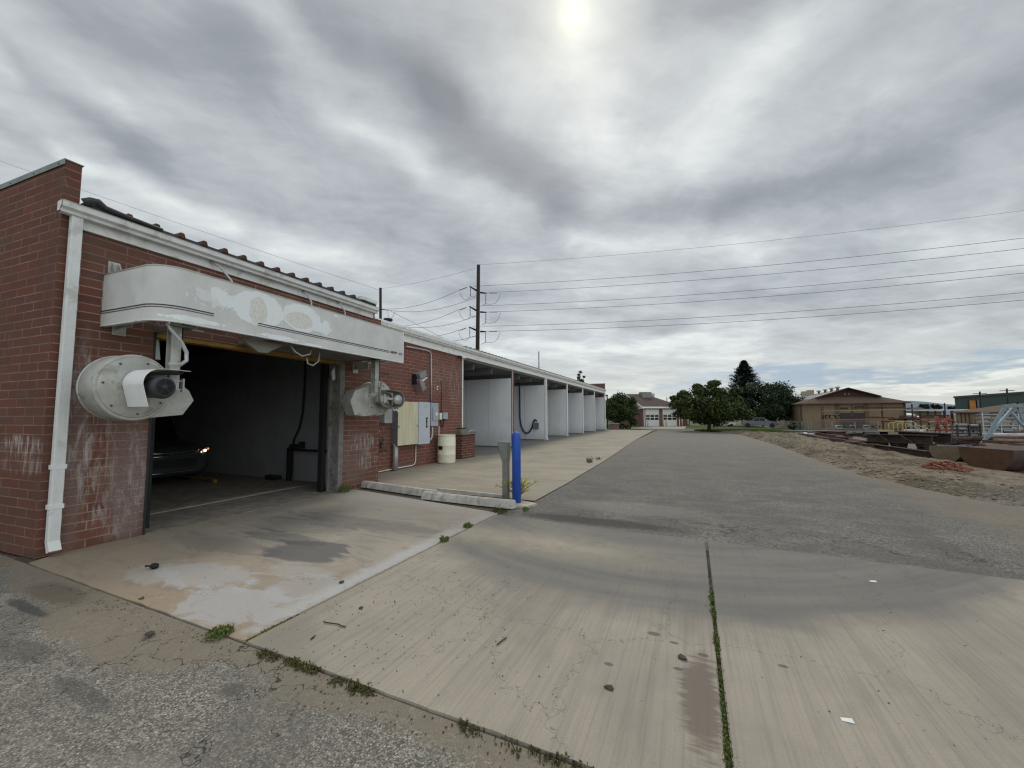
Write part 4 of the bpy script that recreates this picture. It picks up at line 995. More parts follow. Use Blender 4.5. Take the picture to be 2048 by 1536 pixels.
t, y0_, y1_, z0_, z1_ = ebox('disconnect_switch', 'grey switch box with a raised door and small white sticker', 862, 806, 877, 852, .16, GREYBOX, (.07, .18, .12))
MB().box(X2+.19, X2+.194, (y0_+y1_)/2+.02, (y0_+y1_)/2+.10, (z0_+z1_)/2-.04, (z0_+z1_)/2+.06).build('sticker', WPLAS, t)
ebox('meter_box', 'plain pale grey box partly hidden behind the right blower', 769, 818, 785, 846, .22, plain('pale_grey_enclosure', (.33, .345, .34), .5))
t, *_ = ebox('junction_box', 'small cream box right of the grey switch box', 880, 826, 884, 839, .10, CREAM)
t, *_ = ebox('outlet_box', 'small dark grey weatherproof box, rightmost on the service wall', 887, 825, 896, 838, .10, GREYBOX)
t, *_ = ebox('wall_switch', 'tiny beige wall switch above the grey switch box', 874.5, 772, 877, 780, .03, CREAM)
MB().box(X2+.03, X2+.045, (_[0]+_[1])/2-.015, (_[0]+_[1])/2+.015, (_[2]+_[3])/2-.03, (_[2]+_[3])/2+.03).build('toggle', BLACK, t)
def conduit(name, label, pts, r_, mat, off=.04, cat='conduit', grp=None):
    P = [P2(px, py, off) for px, py in pts]; mb = MB(); mb.tube(P, r_, 8); o = mb.build(name, mat, loc=tuple(P[0])); tag(o, label, cat, grp); return o
CG = 'conduits and pipes on the service wall'
conduit('conduit', 'grey conduit running under the eave and bending down to the cabinets', [(812, 693), (835, 697), (852, 700.5), (859, 703), (862, 709), (862.3, 725), (862.5, 760), (862.5, 806)], .028, GALV, grp=CG)
conduit('conduit', 'fat grey pipe from the beige cabinet straight into the ground', [(791, 888), (790.5, 915), (790, 941)], .075, GALV, .12, grp=CG)
conduit('conduit', 'thin pale pipe curving down from the pale blue-grey panel to the ground line', [(832, 886), (831.5, 905), (831, 922), (829, 928), (824, 931), (790, 937), (746, 946)], .016, WTRIM, .03, grp=CG)
conduit('conduit', 'short bent pipe joining the grey switch box to the panel beside it', [(864, 853), (864.5, 862), (864, 872), (862, 878), (859, 880)], .035, GALV, .1, grp=CG)
conduit('cable', 'thin dark red cable dropping down the wall to the cream box', [(882, 763), (883, 768), (883, 800), (882.5, 826)], .012, plain('dark_red_cable', (.09, .02, .02), .6), .02, grp=CG)
conduit('conduit', 'thin white pipe below the grey switch box beside the drum', [(878, 852), (877.5, 875), (877.5, 912)], .014, WTRIM, .03, grp=CG)
conduit('cable', 'black looping cables under the two small boxes', [(881, 839), (882, 848), (884.5, 855), (887, 850), (888, 838)], .014, BLACK, .05, grp=CG)
gm = thing('gas_pipe', 'grey and rusty gas pipe with regulator beside the end of the tall wall', 'pipe', tuple(P2(748, 900)))
mb = MB(); mb.tube([P2(744, 843, 0), P2(744, 843, .12), P2(748, 844, .14), P2(749, 850, .14), P2(749, 857, .14)], .03, 8); mb.build('upper_pipe', GALV, gm)
mb = MB(); c_ = P2(751, 863, .16); mb.lathe([(.03, -.09), (.05, -.07), (.08, -.03), (.08, .03), (.05, .07), (.03, .09)], c_, 'Z', 16); mb.lathe([(.06, -.09), (.06, .09)], c_, 'Y', 12); mb.build('regulator', GALV, gm)
mb = MB(); mb.tube([P2(750, 868, .14), P2(749.5, 877, .14), P2(752, 880, .14), P2(766, 877, .14), P2(765, 884, .14), P2(763, 893, .14), P2(763, 899, .14), P2(744, 901, .1)], .03, 8)
for q_ in ((766, 877), (763, 886), (766, 899), (763, 893), (750, 878)): mb.lathe([(.045, -.04), (.045, .04)], P2(*q_, .14), 'Z', 10)
mb.tube([P2(763, 899, .14), P2(773, 901, .16)], .03, 8); mb.build('lower_pipe', plain('rusty_pipe', (.13, .09, .08), .7, .2, var=.4), gm)
fl = thing('floodlight', 'grey twin floodlight tilted on the brick service wall', 'light', tuple(P2(838, 762)))
cc = P2(840, 750, .15); mb = MB(); mb.box(cc.x-.13, cc.x+.13, cc.y-.17, cc.y+.17, cc.z-.09, cc.z+.09, bev=.01, rot=Matrix.Rotation(R(28), 3, 'X')); mb.build('upper_housing', plain('grey_fixture', (.24, .24, .24), .5), fl)
cc = P2(839, 769, .15); mb = MB(); mb.box(cc.x-.13, cc.x+.13, cc.y-.10, cc.y+.10, cc.z-.19, cc.z+.19, bev=.01, rot=Matrix.Rotation(R(28), 3, 'X')); mb.build('lower_housing', plain('grey_brown_fixture', (.26, .24, .23), .5), fl)
cc = P2(831, 758, .06); MB().box(cc.x-.06, cc.x+.10, cc.y-.10, cc.y+.10, cc.z-.16, cc.z+.14).build('back_box', DARKM, fl)
cc = P2(845, 759, .2); mb = MB(); mb.box(cc.x-.12, cc.x+.1, cc.y-.15, cc.y+.12, cc.z-.015, cc.z+.015, rot=Matrix.Rotation(R(28), 3, 'X')); mb.build('lens', WPLAS, fl)
sc_ = thing('security_camera', 'small dark camera at the eave corner above the first wash bay', 'camera', tuple(P2(922, 713)))
cc = P2(919, 713, .1); MB().box(cc.x-.03, cc.x+.05, cc.y-.05, cc.y+.09, cc.z-.04, cc.z+.03, bev=.01).build('body', DARKM, sc_)
cc = P2(926, 714, .1); MB().box(cc.x-.03, cc.x+.05, cc.y-.08, cc.y+.13, cc.z-.04, cc.z+.02, bev=.01).build('bracket', WPLAS, sc_)
MB().box(X2, X2+.03, P2(716, 742).y if False else 7.95, 8.55, 2.68, 2.71).build('ledge', BRICK2, bld)

# plastic drum, brick plinth, box on it
dc = Vector((-7.20, 10.80, .012)); dm = thing('plastic_drum', 'cream plastic drum standing against the service wall', 'drum', dc)
mb = MB(); prof = [(.25, 0), (.275, .02), (.285, .06), (.285, .27), (.293, .285), (.285, .30), (.285, .55), (.293, .565), (.285, .58), (.283, .82), (.27, .86), (.285, .875), (.287, .90), (.27, .905), (.25, .885), (0, .885)]
mb.lathe(prof, dc, 'Z', 40); mb.build('body', CREAM, dm)
mb = MB()
for k in range(4):
    a0_, a1_ = R(-118+k*9), R(-118+(k+1)*9)
    for (za_, zb_) in ((.44, .56),):
        mb.quad(*[(dc.x+.292*math.cos(t), dc.y+.292*math.sin(t), dc.z+z) for t, z in ((a0_, za_), (a1_, za_), (a1_, zb_), (a0_, zb_))])
mb.build('label', BLACK, dm)
pn = thing('brick_plinth', 'low brick plinth with a grey slab top at the corner of the first wash bay', 'plinth', (-7.47, 12.4, 0))
MB().box(X2-.05, -7.33, 11.98, 12.86, 0, .86).build('base', brick_mat('plinth_brick', (.15, .052, .036), (.105, .04, .032), (.36, .30, .26), bw=.22, rh=.085, ms=.009, eff=.0), pn)
MB().box(X2-.05, -7.26, 11.90, 12.93, .86, .90, bev=.006).build('top', ALUD, pn)
cx_ = thing('old_junk_box', 'small tan box with dark lid lying on the brick plinth', 'box', (-7.45, 12.2, .90))
MB().box(-7.62, -7.38, 12.0, 12.35, .90, 1.07, bev=.01).build('body', plain('tan_box', (.22, .17, .12), .8, var=.3), cx_)
MB().box(-7.63, -7.37, 12.0, 12.36, 1.07, 1.10).build('lid', DARKM, cx_)
mb = MB(); mb.tube([(-7.4, 12.45, .92), (-7.38, 12.6, .97), (-7.37, 12.72, .99), (-7.36, 12.84, .95), (-7.36, 12.9, .91)], .02, 6); tag(mb.build('bent_pipe', GALV, loc=(-7.4, 12.5, .9)), 'bent bit of grey pipe lying on the plinth top', 'pipe')

# hose in second bay
def PB(px, py, dy=.07): return aty(px, py, YB[1]-dy)
hs = thing('vacuum_hose', 'blue hose looping down the second bay wall to its holder', 'hose', tuple(PB(1045, 830)))
mb = MB(); pts = [(1022, 762), (1030, 762), (1036, 763), (1039, 770), (1039.5, 800), (1040, 835), (1042, 850), (1047, 862), (1053, 867), (1059, 864), (1064, 855), (1067, 843), (1070, 839), (1074, 842)]
mb.tube([PB(*p) for p in pts], .045, 8); mb.build('hose', plain('blue_hose', (.015, .03, .13), .45), hs)
c_ = PB(1072, 850, .1); MB().box(c_.x-.16, c_.x+.16, c_.y-.1, c_.y+.08, c_.z-.22, c_.z+.14, bev=.02).build('holder', plain('grey_holder', (.16, .16, .14), .6), hs)

# payment post, bollard, wheel stops
pp = thing('payment_post', 'stainless steel payment post with a hooded head behind the wheel stop', 'post', (-3.06, 6.49, 0))
MB().box(-3.11, -3.01, 6.44, 6.54, 0, .80, bev=.004).build('post', STEEL, pp)
mb = MB(); mb.prism([(-3.115, 6.43, .70), (-3.01, 6.43, .70), (-3.005, 6.43, 1.03), (-3.02, 6.43, 1.05), (-3.20, 6.43, 1.05)], (0, .13, 0)); mb.build('hood', STEEL, pp)
mb = MB(); mb.prism([(-3.135, 6.445, .73), (-3.125, 6.445, .73), (-3.185, 6.445, 1.02), (-3.205, 6.445, 1.02)], (0, .10, 0)); mb.build('keypad_face', DARKM, pp)
MB().box(-3.112, -3.108, 6.47, 6.50, .25, .62).build('slot', BLACK, pp)
bo = thing('bollard', 'round-topped blue bollard at the end of the near wheel stop', 'bollard', (-2.77, 6.30, 0))
mb = MB(); r_ = .075; mb.lathe([(r_, 0), (r_, 1.16)] + [(r_*math.cos(R(k*15)), 1.16+r_*math.sin(R(k*15))) for k in range(1, 6)] + [(0, 1.16+r_)], (-2.77, 6.30, 0), 'Z', 32); mb.build('sleeve', BLUEP, bo)
mb = MB(); mb.prism([(-3.0, 6.02, -.02), (-2.52, 6.10, -.02), (-2.42, 6.36, -.02), (-2.95, 6.55, -.02)], (0, 0, .05)); mb.build('footing', plain('pale_broken_concrete', (.46, .41, .34), .9, var=.2), bo)
def wheel_stop(p, q, label, wd=.16, h_=.125):
    p = Vector((*p, .008)); q = Vector((*q, .008)); d = (q-p).normalized(); n = Vector((-d.y, d.x, 0))
    pr = [(0, 0), (.012, .06), (.035, h_-.01), (.05, h_), (wd-.05, h_), (wd-.035, h_-.01), (wd-.012, .06), (wd, 0)]
    mb = MB(); N = 14; rings = []
    for i in range(N+1):
        t = i/N; c = p + (q-p)*t; ring = []
        for a_, z_ in pr:
            j = .006*mnoise.noise(Vector((c.x*6+a_*9, c.y*6, z_*20))); e0 = .02*(1 if i == 0 else -1 if i == N else 0)*(z_/h_)
            ring.append(mb.bm.verts.new(c + n*(a_+j) + Vector((0, 0, z_+j*.7)) + d*e0))
        rings.append(ring)
    for A, C_ in zip(rings, rings[1:]):
        for k in range(len(pr)): mb.bm.faces.new((A[k], A[(k+1) % len(pr)], C_[(k+1) % len(pr)], C_[k]))
    mb.bm.faces.new(rings[0]); mb.bm.faces.new(rings[-1][::-1])
    o = mb.build('wheel_stop', CONC, loc=tuple(p)); tag(o, label, 'wheel stop', 'concrete wheel stops'); return o
wheel_stop((-6.50, 6.45), (-4.35, 6.12), 'grey concrete wheel stop with one end at the brick pier')
wheel_stop((-4.52, 5.96), (-2.66, 5.90), 'grey concrete wheel stop with chipped white end beside the blue bollard')
mb = MB(); mb.bar((-4.75, 6.80, .03), (-3.15, 6.70, .03), .06, .045); tag(mb.build('kerb_strip', plain('pale_kerb', (.48, .47, .43), .85), loc=(-4, 6.75, 0)), 'thin pale kerb strip behind the wheel stops', 'kerb')

# ------------------------------------------------------------------ poles and power lines
YP = 60.0
def A60(px, py): return aty(px, py, YP)
def pole(name, label, x_px0, top, x_px1, bot, r0, r1):
    a = A60(x_px1, bot); c = A60(x_px0, top); a = c + (a-c)*((c.z+1.0)/(c.z-a.z)); t = thing(name, label, 'utility pole', tuple(a), 'wooden utility poles behind the car wash')
    mb = MB(); mb.tube([a, a.lerp(c, .5), c], r1, 12, r2=r0); mb.build('mast', WOODP, t); return t
def instr(p, q, r_, n):
    mb = MB(); mb.tube([p, q], r_*.35, 6); d = (Vector(q)-Vector(p))
    for k in range(n):
        c = Vector(p)+d*((k+.5)/n); e = d.normalized()*.03; mb.tube([c-e, c+e], r_, 8)
    return mb
pm = pole('utility_pole', 'tall dark utility pole with six short arms carrying the power lines', 957, 530, 955, 705, .30, .40)
arms = [((952.8, 581), (939.5, 572.7)), ((961, 585), (973, 586.7)), ((952, 620.6), (938.8, 612.8)), ((961, 624), (973, 624.7)), ((951.5, 660), (938, 654)), ((961, 663), (972.5, 663.4))]
for i, (p, q) in enumerate(arms):
    P_, Q_ = A60(*p), A60(*q); mb = MB(); mb.tube([P_, Q_], .17, 8, r2=.10); ar = mb.build('crossarm', WOODP, pm)
    e = 18 if i % 2 == 0 else 20; tip = (q[0]+1.5*(1 if i % 2 == 0 else -1), q[1]+2)
    instr(A60(*tip), A60(tip[0], tip[1]+e), .09, 7).build('insulator', DARKM, ar)
    if i % 2 == 0: J = [(q[0]-21, q[1]+7), (q[0]-18, q[1]+18), (q[0]-12, q[1]+26), (q[0]-6, q[1]+27), (q[0]+1.5, q[1]+21), (q[0]+13, q[1]+19)]
    else: J = [(q[0]+28, q[1]), (q[0]+24, q[1]+12), (q[0]+17, q[1]+20), (q[0]+8, q[1]+22), (q[0]-1.5, q[1]+21), (q[0]-9, q[1]+25)]
    mb = MB(); mb.tube([A60(*j) for j in J], .035, 5); mb.build('jumper_wire', WIRE, ar)
    if i % 2 == 0: instr(A60(q[0]-6, q[1]+2.2), A60(q[0]-19, q[1]+7), .09, 8).build('strain_insulator', DARKM, ar); instr(A60(q[0]+7, q[1]-.5), A60(q[0]+24, q[1]-.5), .05, 6).build('strain_insulator', DARKM, ar)
    else: instr(A60(q[0]+6, q[1]-.4), A60(q[0]+22, q[1]-.4), .07, 8).build('strain_insulator', DARKM, ar)
p2 = pole('utility_pole', 'shorter looking dark pole rising behind the end of the tall roof', 761, 576, 761, 645, .26, .32)
mb = MB(); mb.tube([A60(762, 619), A60(778, 620.5)], .09, 8, r2=.05); ar = mb.build('crossarm', WOODP, p2)
mb = MB(); mb.tube([A60(776, 621), A60(776.2, 632), A60(779, 638), A60(785, 634), A60(791, 623)], .04, 5); mb.build('jumper_wire', WIRE, ar)
def line3(a, c, sag, n=40, ext=0.0):
    a = Vector(a); c = Vector(c); out = []
    for i in range(n+1):
        t = i/n*(1+ext); p = a+(c-a)*t; p.z -= sag*4*t*(1-t) if t < 1 else -sag*4*t*(t-1); out.append(p)
    return out
RW = [((959, 529.5), (2048, 421), .02, 'thin topmost power line from the tall pole to the right'),
      ((966, 571.5), (2048, 476), .032, 'second power line from the top, running right from the tall pole'),
      ((974, 585), (2048, 497), .032, 'third power line from the top, running right from the tall pole'),
      ((966, 611.5), (2048, 530), .032, 'fourth power line from the top, running right from the tall pole'),
      ((974, 624), (2048, 546), .032, 'fifth power line from the top, running right from the tall pole'),
      ((965, 652.5), (2048, 585), .032, 'sixth power line from the top, running right from the tall pole'),
      ((974, 662.5), (2048, 600), .032, 'lowest power line running right from the tall pole')]
for p, q, r_, lb in RW:
    a = A60(*p); c = gz(q[0], q[1], a.z-.3); mb = MB(); mb.tube(line3(a, c, .75, 40, .25), r_, 5); tag(mb.build('power_line', WIRE, loc=tuple(a)), lb, 'power line', 'power lines right of the tall pole')
LW = [((955, 535), (763, 577), .02, .4, 'thin top wire between the two utility poles'), ((920, 579), (700, 606), .035, 2.3, 'upper power line between the two poles'),
      ((952, 594), (779, 620.5), .035, 1.2, 'second power line between the two poles, ending on the short arm'), ((918, 619), (700, 638), .035, 2.3, 'third power line from the top between the two poles'),
      ((952, 632), (800, 652), .035, 1.0, 'fourth power line from the top, sinking behind the roof'), ((918, 660), (830, 676), .035, .4, 'fifth power line from the top, sinking behind the roof'),
      ((952, 671), (890, 684), .035, .2, 'lowest power line from the tall pole behind the roof')]
for p, q, r_, sg, lb in LW:
    a, c = A60(*p), A60(*q); mb = MB(); mb.tube(line3(a, c, sg, 24), r_, 5); tag(mb.build('power_line', WIRE, loc=tuple(a)), lb, 'power line', 'power lines left of the tall pole')
a, c = A60(781, 622), A60(905, 686); mb = MB(); mb.tube([a, c], .035, 5); tag(mb.build('power_line', WIRE, loc=tuple(a)), 'steep power line slanting down right from the short arm', 'power line', 'power lines left of the tall pole')
a, c = A60(759, 580), aty(-60, 300, 24); mb = MB(); mb.tube(line3(a, c, .4), .028, 5); tag(mb.build('power_line', WIRE, loc=tuple(a)), 'faint thin wire crossing the sky above the tall brick wall', 'power line', 'power lines left of the tall pole')

# ------------------------------------------------------------------ trees
def rnd_dir():
    z = random.uniform(-1, 1); t = random.uniform(0, 2*math.pi); s = math.sqrt(1-z*z); return Vector((s*math.cos(t), s*math.sin(t), z))
def leafq(mb, c, sz, d=None):
    d = d or rnd_dir(); a = d.orthogonal().normalized(); a.rotate(Matrix.Rotation(random.uniform(0, 6.28), 3, d)); b_ = d.cross(a)
    l, w_ = sz*random.uniform(.7, 1.3), sz*random.uniform(.35, .6)
    mb.bm.faces.new([mb.bm.verts.new(c+v) for v in (-a*l*.5, b_*w_*.5, a*l*.5, -b_*w_*.5)])
def broadleaf(label, base, cz, rx, ry, rz, n, sz, mat, trunk_r=.16, name='broadleaf_tree', nclu=70, seed=1, grp=None, cx=0.0, lobes=None, cat='tree'):
    random.seed(seed); base = Vector(base); t = thing(name, label, cat, tuple(base), grp)
    cen = base + Vector((cx, 0, cz)); clu = []
    for k in range(nclu):
        d = rnd_dir(); f = random.uniform(.55, 1.0)**.7
        c = cen + Vector((d.x*rx*f, d.y*ry*f, d.z*rz*f*(1.0 if d.z > -.3 else .8))); clu.append((c, random.uniform(.26, .42)*min(rx, rz)))
    if lobes:
        for lx, lz, lr in lobes:
            for q in range(3): clu.append((base+Vector((lx+random.uniform(-.2, .2), random.uniform(-.5, .5), lz+random.uniform(-.2, .2))), lr))
    mb = MB()
    for i in range(n):
        c, r_ = clu[i % len(clu)]; d = rnd_dir()*r_*random.uniform(.35, 1.05)**.6; d.z *= .75
        if random.random() < .07: d *= random.uniform(1.1, 1.45)
        leafq(mb, c+d, sz, (rnd_dir()+Vector((0, 0, .7))).normalized())
    mb.build('crown', mat, t, fixn=False)
    mb = MB(); top = base+Vector((cx*.5, 0, cz))
    mb.tube([base-Vector((0, 0, .1)), base.lerp(top, .35)+Vector((.05, 0, 0)), top], trunk_r, 9, r2=trunk_r*.5)
    for k in range(9):
        c, r_ = clu[k*5 % len(clu)]; s_ = base.lerp(top, .45+.05*k); mb.tube([s_, s_.lerp(c, .5)+Vector((0, 0, -.1)), c], trunk_r*.4, 6, r2=trunk_r*.12)
    mb.build('trunk', BARK, t); return t
b0 = at(1418, 863); sx_ = depth(b0)/790
broadleaf('big round green tree standing on the grass at the end of the lot', b0, 47*sx_, 66*sx_, 60*sx_, 38*sx_, 26000, .24, LEAF, .17, seed=5, nclu=120,
          lobes=[(-18*sx_, 92*sx_, 9*sx_), (14*sx_, 91*sx_, 10*sx_), (-60*sx_, 64*sx_, 7*sx_), (68*sx_, 36*sx_, 14*sx_), (-48*sx_, 78*sx_, 8*sx_), (50*sx_, 78*sx_, 9*sx_)])
b1 = aty(1526, 852, 98); s1 = depth(b1)/790
broadleaf('wide dark tree behind the pickup truck', b1, 43*s1, 58*s1, 50*s1, 42*s1, 22000, .50, LEAF2, .25, seed=9, nclu=100)
b2 = at(1240, 857.5); s2 = depth(b2)/790
broadleaf('leafy green tree beside the far end of the car wash', b2, 40*s2, 30*s2, 28*s2, 30*s2, 11000, .30, LEAF, .14, seed=12, nclu=60, lobes=[(26*s2, 14*s2, 8*s2), (24*s2, 55*s2, 8*s2)])
b3 = aty(1163, 757, 42); t_ = broadleaf('treetop showing above the wash bay roof', (b3.x, 42, 0), b3.z, .55, .5, .75, 700, .2, LEAF2, .12, seed=14, nclu=12)
random.seed(21); c0 = aty(1493, 852, 100); s3 = depth(c0)/790; t_ = thing('conifer_tree', 'tall dark pointed conifer rising behind the round tree', 'tree', tuple(c0))
mb = MB(); ht = 130*s3
for k in range(60):
    f = k/59; z = ht*(.22+.78*f); L = (62*s3)*(1-f)**.9*random.uniform(.75, 1.15)+.3
    for j in range(9):
        a = j*2*math.pi/9+random.uniform(-.3, .3)+k; dv = Vector((math.cos(a), math.sin(a), .12)); ll = L*random.uniform(.7, 1.1)
        for q in range(30):
            u = ((q+.5)/30)**.6; p = c0+Vector((0, 0, z))+dv*(ll*u)+Vector((0, 0, -.35*u*u*ll*.6+ .25*u**4*ll))+rnd_dir()*.22
            leafq(mb, p, .50, (rnd_dir()*.5+Vector((0, 0, 1))).normalized())
mb.build('crown', NEEDLE, t_, fixn=False); mb = MB(); mb.tube([c0, c0+Vector((0, 0, ht*1.02))], .3, 8, r2=.04); mb.build('trunk', BARK, t_)
for (px, py, rp, hp, lb) in ((1246, 857.5, 7, 11, 'dark clipped bush next to the pink brick planter'), (1256, 858, 7, 9, 'rounded bush, the right one beside the brick planter')):
    q = at(px, py); s_ = depth(q)/790; broadleaf(lb, q, hp*.45*s_, rp*s_, rp*s_, hp*.5*s_, 1200, .14, LEAF2, .04, 'bush', 16, seed=int(px), grp='bushes at the end of the wash', cat='bush')
q = at(1666, 862) if False else at(1650, 860)
for (px, py, rp, hp, lb) in ((1586, 861, 9, 17, 'dark shrub growing through the chain link fence'), (1603, 862, 5, 20, 'thin weedy shrub against the tan warehouse wall')):
    q = at(px, py); s_ = depth(q)/790; broadleaf(lb, q, hp*.5*s_, rp*s_*.8, rp*s_*.5, hp*.5*s_, 900, .22, LEAF2, .04, 'shrub', 14, seed=int(px), cat='shrub')
# tree line far off
tl = [(1856, 823, 16, 'low dark tree far behind the steel yard, left of the rack post'), (1868, 823, 14, 'low dark tree far behind the steel yard, right of the rack post'), (1905, 826, 5, 'small dark tree at the corner of the green warehouse')]
for (px, py, rp, lb) in tl:
    q = aty(px, py, 230); s_ = depth(q)/790; broadleaf(lb, (q.x, q.y, -1), q.z+3, rp*s_, rp*s_*.5, 4*s_, 500, 1.5, LEAF2, .3, seed=int(px), nclu=14, grp='far trees')

# ------------------------------------------------------------------ brick station at the end
def rect(mb, x0, x1, y0, y1, z0, z1): return mb.box(x0, x1, y0, y1, z0, z1)
st = thing('brick_station', 'brick building with brown shingle roof and two white overhead doors', 'building', (0, 0, 0))
F, L, EZ, RZ = 9.0, 14.0, 4.25, 7.35
ROOFB = plain('brown_shingles', (.075, .052, .045), .9, 0, var=.2, scale=3, fine=30)
mb = MB(); mb.box(0, F, .0, L, 0, EZ)
mb.build('wall', BRICK3, st)
mb = MB(); mb.prism([(-.01, 0.3, EZ), (-.01, L-.3, EZ), (-.01, L/2, RZ-.25)], (.3, 0, 0)); mb.build('gable', plain('beige_gable', (.36, .30, .22), .8), st)
mb = MB(); o_ = .55; RX = F*.52
P = dict(a=(-.35, -o_, EZ-.05), b=(F+o_, -o_, EZ-.05), c=(F+o_, L+o_, EZ-.05), d=(-.35, L+o_, EZ-.05), e=(-.35, L/2, RZ), f=(RX, L/2, RZ))
bm_ = mb.bm; V = {k: bm_.verts.new(v) for k, v in P.items()}; W2 = {k: bm_.verts.new(Vector(v)-Vector((0, 0, .12))) for k, v in P.items()}
for q in ('abfe', 'bcf', 'cdef'): bm_.faces.new([V[k] for k in q]); bm_.faces.new([W2[k] for k in q][::-1])
for k, l in ('ab', 'bc', 'cd', 'de', 'ea'): bm_.faces.new((V[k], V[l], W2[l], W2[k]))
rf = mb.build('roof', ROOFB, st)
mb = MB(); mb.bar((-.37, -o_-.02, EZ-.12), (-.37, L/2, RZ-.07), .06, .32); mb.build('rake_board', WHITE, st)
mb = MB(); mb.bar((-.37, L+o_, EZ-.12), (-.37, L/2, RZ-.07), .06, .32); mb.build('rake_board', WHITE, st)
mb = MB(); mb.box(-.4, F+o_, -o_-.12, -o_+.02, EZ-.38, EZ-.02); mb.box(-.4, .0, -o_, .9, EZ-.40, EZ-.2); mb.build('eave_gutter', WHITE, st)
dmat = plain('white_overhead_door', (.58, .58, .56), .5, var=.04)
for (xa, xb) in ((.75, 3.85), (4.8, 8.0)):
    MB().box(xa-.12, xb+.12, -.03, -.005, 0, 3.75).build('door_frame', plain('tan_frame', (.30, .23, .17), .7), st)
    dd = MB().box(xa, xb, -.06, -.032, .02, 3.62).build('overhead_door', dmat, st)
    for rz_ in (1.38, 2.0):
        for k in range(3):
            w_ = (xb-xa)/3; MB().box(xa+k*w_+.09, xa+(k+1)*w_-.09, -.075, -.062, rz_, rz_+.5).build('window_pane', GLASS, dd)
for x in (.35, F-.35): mb = MB(); mb.box(x-.06, x+.06, -.16, -.04, .05, EZ-.4); mb.build('downspout', WHITE, st)
mb = MB(); mb.box(F, F+5, 4, 10, 0, 3.0); mb.build('annex_wall', BRICK3, st)
mb = MB(); mb.prism([(F-.2, 3.4, 2.9), (F-.2, 7, 4.6), (F-.2, 10.6, 2.9)], (5.8, 0, 0)); mb.build('annex_roof', ROOFB, st)
mb = MB(); mb.box(F+1.2, F+2.3, 3.9, 4.01, 0, 2.2); mb.build('annex_door', GLASS, st)
mb = MB(); mb.box(F+1.05, F+2.45, 3.94, 3.98, 0, 2.35); mb.build('annex_door_frame', WHITE, st)
hv = MB(); hv.box(2.8, 5.1, L*.34, L*.34+1.6, RZ-1.1, RZ+.35, bev=.02); hv.build('roof_unit', ALUD, st)
mb = MB(); mb.box(6.0, 6.5, L*.42, L*.42+.4, RZ-.9, RZ+.1); mb.build('roof_vent', GALV, st)
mb = MB(); mb.box(7.6, 7.8, L*.2, L*.2+.2, RZ-2.3, RZ-.9); mb.build('roof_vent', WTRIM, st)
sc0 = Vector((-9.5, 88.4, -.80)); st.location = sc0; st.rotation_euler = (0, 0, R(35))
bm0 = None
for k, x in enumerate((.5, 4.1, 4.75, 8.5, 9.9)):
    p = sc0 + Matrix.Rotation(R(35), 3, 'Z') @ Vector((x, -1.3, 0))
    mb = MB(); mb.lathe([(.11, 0), (.11, 1.5), (.08, 1.58), (0, 1.6)], p, 'Z', 12)
    tag(mb.build('door_bollard', plain('pale_yellow_post', (.50, .42, .27), .6), loc=tuple(p)), 'pale yellow post in front of the station doors, %s from the left' % ('first', 'second', 'third', 'fourth', 'fifth')[k], 'post', 'pale posts before the station doors')
# brick planter and lamp post near the end of the wash
p = at(1218, 858.5); s_ = depth(p)/790
tg = thing('brick_planter', 'low pinkish brick planter past the last wash bay', 'planter', tuple(p))
mb = MB(); mb.box(p.x, p.x+17*s_, p.y, p.y+1.0, p.z-.1, p.z+10*s_); mb.build('base', brick_mat('pink_brick', (.25, .14, .12), (.2, .11, .1), (.3, .22, .2), bw=.3), tg)
mb = MB(); mb.box(p.x-.1, p.x+17*s_+.1, p.y-.08, p.y+1.1, p.z+10*s_, p.z+11.5*s_); mb.build('cap', plain('pink_cap', (.30, .22, .21), .8), tg)
p = at(1215.5, 857); s_ = depth(p)/790
tg = thing('lamp_post', 'thin dark lamp post between the wash and the leafy tree', 'lamp post', tuple(p))
mb = MB(); mb.tube([p, p+Vector((0, 0, 66*s_))], .09, 8); mb.build('pole', BLACK, tg)
mb = MB(); z = p.z+66*s_; mb.box(p.x-.35, p.x+.1, p.y-.15, p.y+.15, z-.05, z+.12, bev=.02); mb.build('lamp_head', BLACK, tg)

# ------------------------------------------------------------------ vehicles
def vehicle(name, label, cat, prof, glass, wheels, wd, paint, loc, rz, wr=.38, bed=None, lights=True, grp=None):
    t = thing(name, label, cat, (0, 0, 0), grp); mb = MB(); mb.prism([(x, -wd/2, z) for x, z in prof], (0, wd, 0))
    for v in mb.bm.verts:
        if v.co.z > 1.15: v.co.y *= .84
    es = [e for e in mb.bm.edges if abs(e.verts[0].co.y-e.verts[1].co.y) < .2]
    bmesh.ops.bevel(mb.bm, geom=es, offset=.05, segments=3, affect='EDGES'); mb.build('body', paint, t)
    for gl in glass:
        for s in (-1, 1):
            mb = MB(); P = [(x, s*(wd/2*(.84 if z > 1.15 else 1)+.006), z) for x, z in gl]; mb.prism(P, (0, s*.006, 0)); mb.build('side_window', GLASS, t)
    for x in wheels:
        for s in (-1, 1):
            mb = MB(); mb.lathe([(wr*.6, -.12), (wr*.93, -.12), (wr, -.08), (wr, .08), (wr*.93, .12), (wr*.6, .12)], (x, s*(wd/2-.10), wr), 'Y', 24); wl_ = mb.build('wheel', TYRE, t)
            mb = MB(); mb.lathe([(wr*.6, -.10), (wr*.55, -.06*1), (wr*.15, -.08), (0, -.08)] if s < 0 else [(wr*.6, .10), (wr*.55, .06), (wr*.15, .08), (0, .08)], (x, s*(wd/2-.10), wr), 'Y', 20); mb.build('rim', GALV, wl_)
    t.location = loc; t.rotation_euler = (0, 0, rz); return t
p = aty(1519, 855, 86); p.z = hg(p.x, 86)+.02
